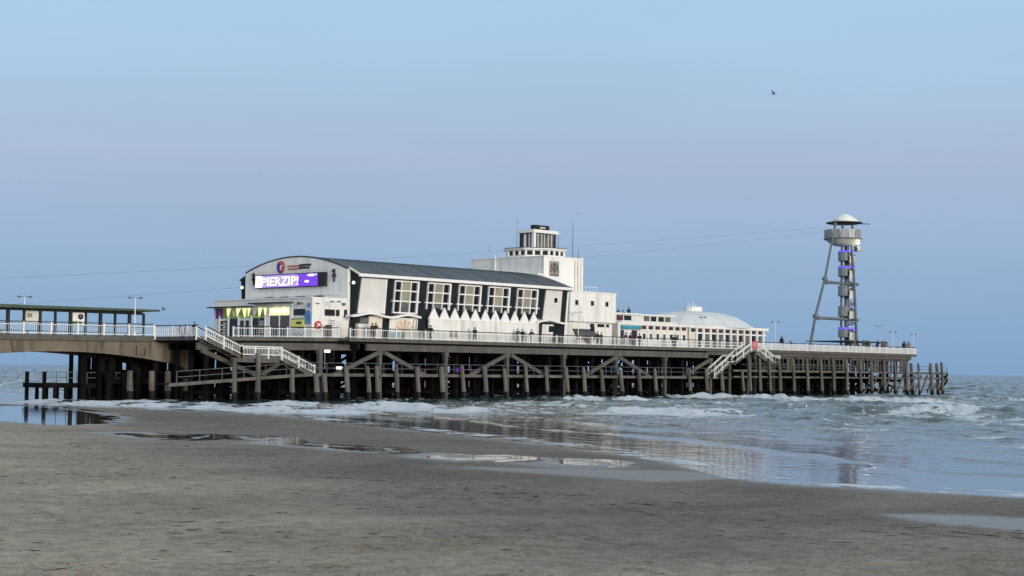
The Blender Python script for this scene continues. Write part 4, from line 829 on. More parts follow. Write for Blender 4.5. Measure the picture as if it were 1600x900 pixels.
x = MB(); x.box(-1.72, -1.2, 3.78, 3.80, 8.66, 8.84); x.box(-1.72, -1.6, 3.78, 3.80, 8.5, 9.0); x.box(-1.4, -1.2, 3.78, 3.80, 8.84, 8.95); x.build('mark', M['whiteclean'], o)
o = board('notice_board', 'pale notice with grey lines on the white pavilion side wall', M['facade'], .1, 1.5, 3.84, 3.89, 8.6, 9.5)
x = MB(); [x.box(.2, 1.35-(i % 2)*.3, 3.83, 3.84, 8.75+i*.18, 8.82+i*.18) for i in range(4)]; x.build('lettering', M['shutter'], o)
t = thing('parking_post', 'black waist-high ticket post on a base in front of the white pavilion side wall', 'post', (1.2, 1.4, DZ)); x = MB(); x.box(.7, 1.7, 1.2, 1.6, DZ, DZ+.1); x.build('base', M['black'], t); x = MB(); x.beam((1.15, 1.4, DZ), (1.3, 1.4, DZ+2.1), .16, .2); x.build('post', M['black'], t)
t = thing('litter_bin', 'grey bin beside the red sign', 'bin', (-.6, 2.9, DZ)); x = MB(); x.box(-.85, -.35, 2.7, 3.2, DZ, DZ+1.4); x.build('body', M['shutter'], t); x = MB(); x.box(-.9, -.3, 2.65, 3.25, DZ+1.4, DZ+1.5); x.build('lid', M['trimdark'], t)

# ------------------------------------------------------------------ control tower behind the theatre roof
ct = thing('control_tower', 'white block tower with slit windowed octagonal cabin and glass lookout on top', 'tower', (47.3, 16, DZ))
x = MB(); x.box(43.3, 51.3, 8.9, 23.2, DZ, 19.65); x.build('tower_wall', M['white'], ct)
x = MB(); x.box(42.1, 43.28, 8.95, 23.0, DZ, 17.2); x.build('link_wall', M['white'], ct)
x = MB(); x.box(43.2, 51.4, 8.8, 23.3, 19.65, 19.78); x.build('roof_slab', M['whiteclean'], ct)
x = MB(); x.box(43.22, 43.72, 8.82, 9.0, 17.0, 19.65); x.build('corner_strip', M['whiteclean'], ct)
x = MB(); x.tube((43.2, 18.3, 17.2), (43.2, 18.3, 20.2), .07, n=6); x.box(42.9, 43.2, 17.7, 18.3, 17.7, 17.9); x.build('drainpipe', M['facade'], ct)
x = MB(); x.tube((49.9, 8.75, 14.6), (49.9, 8.75, 19.4), .16, n=8); x.tube((50.5, 8.75, 14.6), (50.5, 8.75, 19.4), .09, n=8); x.build('vent_pipe', M['cream'], ct)
x = MB(); x.box(51.0, 51.35, 8.6, 8.9, 14.6, 19.9); x.build('corner_strip', M['whiteclean'], ct)
x = MB(); x.box(44.0, 46.7, 8.82, 8.9, 16.55, 16.6); x.build('ledge', M['facade'], ct)
o = x = MB(); x.box(44.45, 46.35, 8.78, 8.9, 16.95, 19.05); o = x.solo('coat_of_arms', M['relief'], 'square grey-brown carved coat of arms on the white tower wall', 'coat of arms')
x = MB(); x.prism([(45.0, 8.7, 18.3), (45.8, 8.7, 18.3), (45.85, 8.7, 17.8), (45.4, 8.7, 17.3), (44.95, 8.7, 17.8)], (0, .08, 0)); x.build('shield', mat('dark_relief', (.13, .11, .10), .8, .3, 3), o)
x = MB(); x.beam((44.6, 8.74, 17.5), (44.8, 8.74, 18.6), .08, .12); x.beam((46.2, 8.74, 17.5), (46.0, 8.74, 18.6), .08, .12); x.lathe((45.4, 8.74, 18.4), [(.2, 0), (.3, .2), (.15, .4)], 8); x.box(44.7, 46.1, 8.72, 8.78, 17.05, 17.2); x.build('supporter', M['shutter'], o)
CU, CV, A8 = 47.3, 14.2, 4.0
rot8 = R(22.5); r8 = A8/math.cos(R(22.5))
x = MB(); x.lathe((CU, CV, 19.78), [(r8, 0), (r8, .22)], 8, rot=rot8); x.lathe((CU, CV, 20.0), [(r8-.25, 0), (r8-.25, .62)], 8, m=1, rot=rot8); x.build('cabin', [M['whiteclean'], M['glass']], ct)
for k in range(8):
    a0, a1 = rot8+k*math.pi/4, rot8+(k+1)*math.pi/4
    p, q = Vector((CU+r8*math.cos(a0), CV+r8*math.sin(a0), 20.0)), Vector((CU+r8*math.cos(a1), CV+r8*math.sin(a1), 20.0))
    for i in range(3):
        c = p+(q-p)*(i/3); x = MB(); e = (q-p).normalized(); c2 = c+e*.12; x.beam(c2-up*.02, c2+up*.66, .30, .22); x.build('cabin_post', M['whiteclean'], ct)
x = MB(); x.lathe((CU, CV, 20.62), [(r8+.1, 0), (r8+.5, .22), (r8+.5, .36)], 8, rot=rot8); x.build('cabin_roof', M['whiteclean'], ct)
x = MB(); x.lathe((CU, CV, 20.985), [(r8+.55, 0), (r8+.5, .1)], 8, rot=rot8); x.build('roof_edge', M['trimdark'], ct)
b0, b1, c0, c1 = 45.2, 49.7, 12.6, 15.1
x = MB(); x.box(b0+.1, b1-.1, c0+.1, c1-.1, 21.0, 23.2); x.build('lookout_glass', M['glassgrey'], ct)
for u in (b0+.9, b0+1.7, b0+2.3, b0+3.1, b0+3.8): x = MB(); x.box(u-.05, u+.05, c0-.02, c0+.1, 21.0, 23.2); x.build('mullion', M['facade'], ct)
for u, v, w in ((b0, c0, .22), (b1, c0, .1), (b0, c1, .14)): x = MB(); x.box(u-w, u+w, v-w, v+w, 21.0, 23.3); x.build('corner_post', M['whiteclean'] if w > .2 else M['trimdark'], ct)
x = MB(); x.box(b0-.05, b0+.1, c0+.7, c0+.95, 21, 23.2); x.box(b0-.05, b0+.1, c1-.9, c1-.6, 21, 23.2); x.build('mullion', M['facade'], ct)
x = MB(); x.box(b0-.45, b1+.35, c0-.4, c1+.5, 23.3, 23.75); x.build('lookout_roof', M['whiteclean'], ct)
x = MB(); x.box(45.6, 48.6, 12.7, 13.6, 23.75, 24.45); x.build('name_board', M['black'], ct); x = MB(); [x.box(46.6+i*.2, 46.72+i*.2, 12.68, 12.7, 24.0, 24.2) for i in range(6)]; x.build('lettering', M['facade'], ct)
for u, v, z0, z1, r_ in ((44.9, 15.6, 21, 25.6, .05), (52.0, 14.0, 20.9, 23.8, .06), (50.2, 9.6, 19.78, 25.0, .07), (51.2, 9.4, 19.7, 21.3, .05), (41.6, 18.0, 20.4, 21.6, .03)):
    x = MB(); x.tube((u, v, z0), (u, v, z1), r_, r_*.5, 6); x.beam((u, v, z0+(z1-z0)*.75), (u+.9, v-.3, z0+(z1-z0)*.75), .04, .04) if u > 51.5 else None; x.build('aerial', M['steeldk'], ct)

# ------------------------------------------------------------------ white block next to it
wb = thing('white_block', 'plain white block with three small windows overhanging a grey awning', 'building', (47.5, 8, DZ))
x = MB(); x.box(42.1, 52.0, 3.0, 8.8, 10.5, 14.55); x.box(52.0, 52.05, 3.1, 20, 10.5, 14.5); x.build('upper_wall', M['white'], wb)
x = MB(); x.box(42.06, 52.15, 2.9, 8.85, 14.55, 14.68); x.build('roof_coping', M['whiteclean'], wb)
x = MB(); x.box(41.75, 52.0, 3.7, 8.8, DZ, 10.5); x.build('lower_wall', M['white'], wb)
x = MB(); x.box(50.9, 51.4, 2.94, 3.0, 10.5, 14.5); x.build('corner_strip', M['facade'], wb)
for u in (43.15, 46.45, 49.6):
    x = MB(); x.box(u-.05, u+.75, 2.95, 3.0, 12.65, 13.5); w_ = x.build('window', M['panel'], wb); x = MB(); x.box(u+.05, u+.65, 2.92, 2.95, 12.75, 13.4); x.build('pane', M['glass'], w_)
x = MB(); [x.box(a, b, 3.66, 3.7, 9.85, 10.3) for a, b in ((47.2, 48.1), (48.8, 50.3), (50.7, 51.3))]; x.build('strip_window', M['glass'], wb)
x = MB(); x.add([(43.6, 3.6, 9.35), (48.0, 3.6, 9.35), (48.0, 2.4, 8.2), (44.2, 2.4, 8.2), (43.6, 3.65, 9.3), (48, 3.65, 9.3), (48, 2.45, 8.15), (44.2, 2.45, 8.15)], [(0, 1, 2, 3), (4, 7, 6, 5), (0, 4, 5, 1), (1, 5, 6, 2), (2, 6, 7, 3), (3, 7, 4, 0)]); x.build('awning', M['shutter'], wb)
x = MB(); x.box(43.5, 48.0, 3.5, 3.66, 9.36, 9.5); x.build('awning_box', M['trimdark'], wb)
x = MB(); x.box(47.3, 48.0, 3.5, 3.66, 8.7, 9.9); x.build('sign_box', M['black'], wb)
x = MB()
for k in range(5): x.box(47+k*.8, 47.03+k*.8, 5, 5.03, 14.68, 15.5)
x.box(47, 50.3, 5, 5.03, 15.45, 15.5); x.build('roof_rail', M['whiteclean'], wb)

# ------------------------------------------------------------------ cafe with roof terrace
cf = thing('cafe', 'low white cafe with teal kiosk front and small upper terrace room', 'cafe', (61, 9, DZ))
x = MB(); x.box(53.0, 69.4, 3.55, 15, DZ, 10.42); x.build('ground_wall', M['cream'], cf)
x = MB(); x.box(52.9, 69.5, 3.3, 15, 10.42, 10.68); x.build('cornice', M['whiteclean'], cf)
x = MB(); x.box(54.0, 67, 4.8, 5.2, 10.7, 11.85); x.box(54.0, 67, 5.2, 14, 10.7, 11.25); x.build('upper_wall', M['panel'], cf)
x = MB(); x.box(53.6, 59.0, 4.5, 5.3, 11.9, 12.1); x.box(59.0, 67.6, 4.4, 5.3, 11.85, 12.05); x.build('upper_roof', M['whiteclean'], cf)
for a, b, mt in ((54.3, 55.7, 'maroon'), (56.0, 57.6, 'glass'), (60.6, 61.8, 'glassgrey'), (62.2, 63.4, 'glass'), (64.0, 65.2, 'glass'), (65.6, 66.8, 'shutter')):
    x = MB(); x.box(a, b, 4.72, 4.8, 11.0, 11.75); x.build('upper_window', M[mt], cf)
x = MB(); x.box(54.0, 67, 3.5, 3.56, 10.7, 11.0); x.build('terrace_wall', M['panel'], cf)
x = MB(); x.box(53.6, 57.9, 3.0, 3.54, 9.75, 10.25); x.build('kiosk_fascia', M['teal'], cf)
x = MB(); x.box(53.0, 53.5, 3.4, 3.54, DZ, 10.3); x.box(54.4, 54.9, 3.4, 3.54, DZ, 9.7); x.box(55.1, 55.6, 3.4, 3.54, DZ, 9.7); x.box(58.0, 58.3, 3.4, 3.54, DZ, 10.4); x.build('kiosk_pillar', M['whiteclean'], cf)
x = MB(); x.box(53.55, 54.35, 3.5, 3.54, 8.3, 9.6); x.build('kiosk_window', M['navy'], cf); x = MB(); x.box(56.2, 57.4, 3.5, 3.54, 7.4, 9.6); x.build('kiosk_window', M['navy'], cf)
for k in range(7):
    a = 58.5+k*1.58; x = MB(); x.box(a, a+1.0, 3.48, 3.54, 9.85, 10.32); x.build('fanlight', M['trimdark'] if k % 3 else M['maroon'], cf)
    x = MB(); x.box(a+.1, a+.85, 3.46, 3.54, 7.9, 9.3); w_ = x.build('window', M['whiteclean'], cf); x = MB(); x.box(a+.2, a+.75, 3.44, 3.46, 8.0, 9.2); x.build('pane', M['glassgrey'] if k % 2 else M['glass'], w_)
    x = MB(); x.box(a-.36, a-.16, 3.42, 3.54, DZ, 10.4); x.build('pilaster', M['whiteclean'], cf)
x = MB(); x.box(58.4, 69.2, 3.30, 3.38, DZ, 8.35); x.build('low_wall', M['whiteclean'], cf)

# ------------------------------------------------------------------ domed restaurant
dm = thing('domed_restaurant', 'glazed restaurant under a shallow pale metal dome with white roof lantern', 'restaurant', (80, 12, DZ))
x = MB(); x.box(69.6, 89.6, 4.1, 20.5, DZ, 10.4); x.build('inner_wall', M['glassgrey'], dm)
x = MB(); x.box(69.5, 90.2, 3.2, 21, 10.42, 10.72); x.build('roof_fascia', M['whiteclean'], dm)
x = MB(); x.box(69.5, 90.2, 3.25, 3.5, 10.28, 10.42); x.box(90.0, 90.15, 3.3, 21, 10.28, 10.42); x.build('soffit_strip', M['cream'], dm)
prof = [(10.9, 10.72), (10.3, 11.0), (9.0, 11.75), (7.6, 12.4), (5.5, 12.95), (3.3, 13.2), (1.45, 13.35)]
N8 = 16
for k in range(N8):     # dome sheets, one per facet
    x = MB()
    for (r0, z0), (r1, z1) in zip(prof, prof[1:]):
        a0, a1 = 2*math.pi*k/N8+.1, 2*math.pi*(k+1)/N8+.1-.004
        P = [(82+r*math.cos(a), 12+r*math.sin(a)*.86, z) for r, z, a in ((r0, z0, a0), (r0, z0, a1), (r1, z1, a1), (r1, z1, a0))]
        x.add(P+[(p[0], p[1], p[2]-.12) for p in P], [(0, 1, 2, 3), (4, 7, 6, 5), (0, 4, 5, 1), (1, 5, 6, 2), (2, 6, 7, 3), (3, 7, 4, 0)])
    x.build('dome_sheet', M['dome'], dm)
x = MB(); x.lathe((82, 12, 13.2), [(1.45, 0), (1.5, .1), (1.5, .7), (1.65, .75), (1.5, .85)], 12); x.build('lantern', M['whiteclean'], dm)
x = MB(); x.beam((81.5, 12, 14.0), (80.6, 12, 14.7), .06, .06); x.beam((82.4, 12, 14.0), (82.9, 12, 14.5), .06, .06); x.tube((82, 12, 14), (82, 12, 14.9), .05, n=6); x.build('lantern_finial', M['whiteclean'], dm)
k = 0; u = 69.8
while u < 89.5:
    x = MB(); x.box(u-.2, u+.2, 3.35, 3.75, DZ, 10.35); x.build('post', M['whiteclean'] if k % 4 else M['cream'], dm)
    if u < 88:
        x = MB(); x.box(u+.25, u+1.5, 3.6, 3.66, 7.4, 9.5); x.build('pane', M['cream'] if k < 1 else (M['glass'] if k % 2 else M['glassgrey']), dm)
        x = MB(); x.box(u+.25, u+1.5, 3.6, 3.66, 9.72, 10.3); x.build('fanlight', M['maroon'] if k in (1, 2, 3) else M['trimdark'], dm)
    u += 1.75; k += 1
x = MB(); x.box(69.7, 89.9, 3.5, 3.66, 9.5, 9.72); x.box(69.7, 89.9, 3.5, 3.66, 7.25, 7.45); x.build('transom', M['whiteclean'], dm)
for u in (73.9, 80.3, 85.6): x = MB(); x.lathe((u, 4.05, 9.0), [(.05, -.16), (.16, 0), (.05, .16)], 8); x.build('indoor_lamp', M['lampglow'], dm)

# ------------------------------------------------------------------ zip wire tower
zt = thing('zip_wire_tower', 'tall steel lookout tower with leaning legs, spiral stair and white domed cap', 'tower', (121, 10, DZ))
TU, TV = 123.6, 10.0
def leg(p, q, r): x = MB(); x.tube(p, q, r, r*.85, 10); return x.build('leg', M['steeldk'], zt, smooth=False)
leg((112.4, TV, DZ), (114.4, TV, 13.6), .26); leg((114.4, TV, 13.6), (117.4, TV, 20.2), .24); leg((117.4, TV, 20.2), (120.6, TV, 29.6), .21)
leg((125.2, TV-1.7, DZ), (124.4, TV-1.6, 19.6), .26); leg((124.4, TV-1.6, 19.6), (123.6, TV-1.5, 26.6), .22)
leg((127.5, TV+3.0, DZ), (125.8, TV+1.8, 26.6), .2)
for c in ((114.4, 13.6), (117.4, 20.2)): x = MB(); x.lathe((c[0], TV, c[1]-.35), [(.3, 0), (.48, .15), (.48, .55), (.3, .7)], 10); x.build('leg_joint', M['steeldk'], zt)
for (u0, u1, z) in ((117.3, 126.8, 19.6), (114.6, 126.8, 13.3)):
    x = MB(); x.tube((u0, TV, z), (u1, TV-.9, z), .26, n=10); x.lathe((u0+.9, TV, z-.32), [(.4, 0), (.4, .64)], 8); x.build('cross_brace', M['steeldk'], zt)
x = MB(); x.tube((TU+.9, TV, DZ), (TU+.9, TV, 27.0), .42, n=14); x.build('stair_core', M['steeldk'], zt, smooth=False)
# helical stair: treads and perforated balustrade sheets, one sheet per third of a turn
H0, PITCHZ, RS, TURN = 7.6, 3.4, 1.5, 5.2
nT = 96; x = MB()
for i in range(nT):
    a = 2*math.pi*TURN*i/nT+2.0; z = H0+PITCHZ*TURN*i/nT; da = 2*math.pi*TURN/nT
    P = [(TU+.9+r*math.cos(t), TV+r*math.sin(t), z) for r, t in ((.5, a), (RS-.1, a), (RS-.1, a+da*1.1), (.5, a+da*1.1))]
    x.prism(P, (0, 0, .1))
x.build('treads', M['steel'], zt)
for z0 in (10.2, 13.9, 17.5, 21.0, 23.7):     # perforated drums round each landing of the stair
    for a0, a1, dz, h in ((60, 100, 0, 1.75), (102, 142, 0, 1.75), (144, 184, 0, 1.75), (186, 216, 0, 1.75), (232, 262, -.5, 1.35), (264, 300, -.5, 1.35), (302, 340, -.2, 1.3), (342, 380, .3, 1.3)):
        x = MB()
        for i in range(3):
            P = [Vector((TU+.9+RS*math.cos(R(t)), TV+RS*math.sin(R(t)), z0+dz+h/2)) for t in (a0+(a1-a0)*i/3, a0+(a1-a0)*(i+1)/3)]
            x.beam(P[0], P[1], .05, h)
        x.build('balustrade_sheet', M['mesh'] if a0 < 220 else M['panelgrey'], zt)
    x = MB(); x.lathe((TU+.9, TV, z0-.08), [(.4, 0), (RS-.05, 0), (RS-.05, .1), (.4, .1)], 16); x.build('landing', M['steeldk'], zt)
for z, mt in ((25.35, 'ledblue'), (22.5, 'ledblue'), (11.7, 'ledblue')):
    x = MB()
    for i in range(7):
        a = R(150+i*22); b = R(150+(i+1)*22); x.beam((TU+.9+(RS+.08)*math.cos(a), TV+(RS+.08)*math.sin(a), z), (TU+.9+(RS+.08)*math.cos(b), TV+(RS+.08)*math.sin(b), z), .05, .2)
    x.build('light_strip', M[mt], zt)
for z in (15.4, 11.5):
    x = MB()
    for i in range(4):
        a = R(265+i*15); b = R(265+(i+1)*15); x.beam((TU+.9+(RS+.1)*math.cos(a), TV+(RS+.1)*math.sin(a), z-i*.22), (TU+.9+(RS+.1)*math.cos(b), TV+(RS+.1)*math.sin(b), z-(i+1)*.22), .05, .14)
    x.build('light_strip', M['ledblue'], zt)
PU = 123.3
x = MB(); x.lathe((PU, TV, 26.05), [(.9, .15), (1.7, .32), (2.5, .8), (3.0, 1.25), (3.1, 1.3)], 28); x.build('platform_bowl', M['dome'], zt, smooth=True)
x = MB(); x.lathe((PU, TV, 27.36), [(3.35, 0), (3.4, .08), (3.35, .2)], 28); x.build('platform_rim', M['steeldk'], zt)
for k in range(14):
    a0, a1 = 2*math.pi*k/14, 2*math.pi*(k+1)/14-.03
    x = MB(); p, q = [Vector((PU-.25+3.15*math.cos(a), TV+3.15*math.sin(a), 28.3)) for a in (a0, a1)]; x.beam(p, q, .06, 1.5); x.build('platform_panel', M['mesh'], zt)
for a in (60, 180, 300): x = MB(); x.tube((PU+.9+1.3*math.cos(R(a)), TV+1.3*math.sin(R(a)), 27.5), (PU+.9+1.1*math.cos(R(a)), TV+1.1*math.sin(R(a)), 30.4), .2, n=8); x.build('canopy_post', M['steeldk'], zt)
x = MB(); x.tube((120.6, TV, 29.6), (120.9, TV, 30.4), .27, .2, 8); x.build('canopy_post', M['steeldk'], zt)
x = MB(); x.lathe((PU+.4, TV, 30.3), [(2.7, -.1), (3.2, 0), (3.2, .14), (2.5, .24)], 28); x.build('canopy_disc', M['trimdark'], zt)
x = MB(); x.lathe((PU+.6, TV, 30.5), [(2.5, 0), (1.9, .6), (1.15, 1.12), (.5, 1.42), (.04, 1.5)], 24); x.build('canopy_dome', M['whiteclean'], zt, smooth=True)
x = MB(); x.beam((PU+2, TV, 30.42), (131.6, TV-.4, 30.75), .12, .18); x.build('winch_arm', M['steeldk'], zt)
x = MB(); x.lathe((PU+1.9, TV-1.9, 26.55), [(.05, 0), (.3, .1), (.3, .3), (.1, .4)], 10); x.build('lit_lamp', M['warm'], zt)
x = MB(); x.box(PU+1.0, PU+2.2, TV-2.3, TV-1.6, 25.3, 26.2); x.build('equipment_box', M['steeldk'], zt)
pl_ = bpy.data.lights.new('tower_lamp', 'POINT'); pl_.energy = 160; pl_.color = (1, .82, .45); pl_.shadow_soft_size = .2
lo = bpy.data.objects.new('tower_lamp', pl_); COL.objects.link(lo); lo.location = (PU+1.6, TV-3.1, 26.0)
x = MB(); x.box(117.5, 132, 6, 14, 9.3, 9.45); kb = x.build('kiosk_canopy', M['trimdark'], None); kb['label'] = 'thin dark canopy on slim poles round the foot of the lookout tower'; kb['category'] = 'canopy'
for u in (117.8, 121, 129, 131.7): x = MB(); x.tube((u, 6.3, DZ), (u, 6.3, 9.3), .06, n=6); x.build('pole', M['steeldk'], kb)
# zip wires down to the beach
def wire(label, p, q, sag):
    p, q = Vector(p), Vector(q); x = MB(); pts = [p+(q-p)*(i/24)-up*sag*4*(i/24)*(1-i/24) for i in range(25)]
    x.path(pts, .013, 4); x.solo('zip_wire', M['wire'], label, 'cable', 'zip wires')
wire('upper thin zip wire running from the lookout tower over the theatre roof', (119.5, 11, 29.4), (-64.4, 34.75, 10.5), 0.9)
wire('lower thin zip wire running from the lookout tower behind the theatre', (119.5, 9, 28.7), (-64.3, 34.75, 6.95), 1.1)

# ------------------------------------------------------------------ shelter on the bridge
sh = thing('shelter', 'long open shelter with green roof and dark posts on the approach bridge', 'shelter', (-37, 13, 6.9))
x = MB(); x.add([(-57, 11.2, 9.45), (-18.3, 11.2, 9.84), (-18.3, 15.2, 9.84), (-57, 15.2, 9.45), (-57, 11.2, 9.93), (-18.3, 11.2, 10.05), (-18.9, 15.2, 10.2), (-57, 15.2, 10.0)], [(0, 3, 2, 1), (4, 5, 6, 7), (0, 1, 5, 4), (1, 2, 6, 5), (2, 3, 7, 6), (3, 0, 4, 7)]); x.build('roof', M['green'], sh)
x = MB(); x.box(-57, -19.4, 12.9, 13.1, 9.45, 9.75); x.build('roof_beam', M['greenpost'], sh)
for k in range(21):
    u = -56.4+k*1.857; x = MB(); w = .16 if k % 2 else .09; x.box(u-w, u+w, 12.85, 13.15, nz(u)-.02, 9.6); x.build('post', M['greenpost'], sh)
    if k < 20:
        pst = k in (12, 15); mt = M['whiteclean'] if pst else None
        if pst:
            x = MB(); x.box(u+.18, u+1.7, 12.96, 13.04, 8.15, 9.5); pb = x.build('poster_panel', M['panel'] if k == 12 else M['whiteclean'], sh, label='pale poster panel with beige square' if k == 12 else 'poster panel with dark figure and green base')
            x = MB(); x.box(u+.35, u+.95, 12.94, 12.96, 8.75, 9.2) if k == 12 else x.lathe((u+1.2, 12.95, 8.7), [(.1, 0), (.32, .2), (.3, .5), (.1, .6)], 8); x.build('poster_print', M['relief'] if k == 12 else M['trimdark'], pb)
            if k == 15: x = MB(); x.box(u+.2, u+1.3, 12.94, 12.96, 8.2, 8.5); x.build('poster_print', mat('green_print', (.05, .22, .14), .6), pb)
x = MB(); x.box(-57, -19.4, 12.95, 13.05, 8.02, 8.12); x.build('sill_rail', M['greenpost'], sh)
x = MB(); x.box(-56, -20, 12.2, 12.7, 7.3, 7.38); [x.box(-55+k*3, -54.9+k*3, 12.3, 12.6, 6.8, 7.3) for k in range(12)]; x.build('bench', M['greenpost'], sh)

# ------------------------------------------------------------------ lamp posts
def lamp(u, v, zb, h, label, arm=.8, mt='whiteclean', head='steeldk'):
    t = thing('lamp_post', label, 'lamp post', (u, v, zb), 'lamp posts along the pier')
    x = MB(); x.tube((u, v, zb), (u, v, zb+h), .07 if u < 60 else .045, .05 if u < 60 else .035, 8); x.build('pole', M[mt], t)
    x = MB(); x.lathe((u, v, zb), [(.2, 0), (.2, .3), (.1, .5)], 8); x.build('base', M[mt], t)
    x = MB(); x.beam((u-arm*.55, v+arm*.4, zb+h), (u+arm*.55, v-arm*.4, zb+h), .05, .06); x.build('arm', M[head], t)
    for s_ in (-1, 1): x = MB(); x.lathe((u+s_*arm*.6, v-s_*arm*.44, zb+h-.06), [(.12, 0), (.24, .06), (.22, .14), (.06, .2)], 8); x.build('lamp_head', M[head], t)
lamp(-31.5, 17.5, 6.95, 4.15, 'twin headed lamp post rising behind the middle of the green shelter')
lamp(-22.2, 10.3, 7.0, 4.2, 'white twin headed lamp post in front of the shelter near its seaward end')
lamp(-.2, 2.3, DZ, 4.2, 'slim lamp post against the white side wall of the pavilion', .55)
lamp(42.3, 1.6, DZ, 4.4, 'short lamp post against the white block beside the theatre end', .4, 'panel', 'panel')
lamp(70.6, 1.6, DZ, 4.6, 'lamp post in front of the pale dome beside the cafe', .4)
lamp(92.5, 3.5, DZ+.365, 4.2, 'pale lamp post on the open deck just seaward of the domed restaurant', .7, 'facade', 'steel')
lamp(126.5, 2.0, DZ+.365, 3.4, 'slim lamp post on the deck right of the lookout tower', .6, 'facade', 'steel')
lamp(130.7, .3, DZ, 3.5, 'last lamp post at the seaward corner of the pier deck', .5, 'facade', 'steel')

# ------------------------------------------------------------------ gulls
def gull(loc, s, head_deg, flap, label):
    t = thing('gull', label, 'gull', loc, 'gulls in flight'); Mx = Matrix.Translation(Vector(loc)) @ Matrix.Rotation(R(head_deg), 4, 'Z') @ Matrix.Scale(s, 4)
    def tf(x): x.v = [tuple(Mx @ Vector(v)) for v in x.v]; return x
    x = MB(); pr = [(-.28, .01), (-.2, .05), (-.05, .085), (.1, .08), (.18, .05), (.23, .055), (.28, .035), (.30, .012)]; n_ = 8; vs = []
    for a, r_ in pr: vs += [(a, r_*math.cos(2*math.pi*i/n_), r_*math.sin(2*math.pi*i/n_)) for i in range(n_)]
    x.add(vs, [(k*n_+i, k*n_+(i+1) % n_, (k+1)*n_+(i+1) % n_, (k+1)*n_+i) for k in range(7) for i in range(n_)]+[tuple(range(n_)), tuple(range(7*n_, 8*n_))]); tf(x).build('body', M['shutter'], t)
    for sg in (-1, 1):
        x = MB(); d1, d2 = math.sin(R(flap))*.3, math.sin(R(flap*.4))*.4
        up_ = [(.10, .05*sg, .03), (.16, .32*sg, .03+d1), (.02, .68*sg, .03+d1+d2), (-.06, .66*sg, .03+d1+d2), (-.05, .3*sg, .03+d1), (-.08, .05*sg, .03)]
        x.prism(up_, (0, 0, .018)); tf(x).build('wing', M['steeldk'], t)
    x = MB(); x.prism([(-.26, -.03, .0), (-.26, .03, .0), (-.40, .09, .01), (-.40, -.09, .01)], (0, 0, .012)); tf(x).build('tail', M['panel'], t)
    x = MB(); x.tube((.29, 0, 0), (.36, 0, -.012), .014, .004, 5); tf(x).build('beak', M['yellow'], t)
gull((-46.44, -89.59, 19.53), .42, 100, 55, 'dark gull flying high in the sky on the right')
gull((14.16, 35.74, 30.29), .42, 200, 30, 'tiny gull high in the sky above the theatre gable')
gull((29.3, -9.5, 23.4), .45, 20, 20, 'tiny gull above the control tower aerials')
gull((-14.9, 15.5, 10.25), .75, 120, 55, 'pale gull hovering just right of the green shelter roof')
gull((81.6, -21.4, 10.6), 1.1, 30, 15, 'gull gliding low beside the foot of the lookout tower')

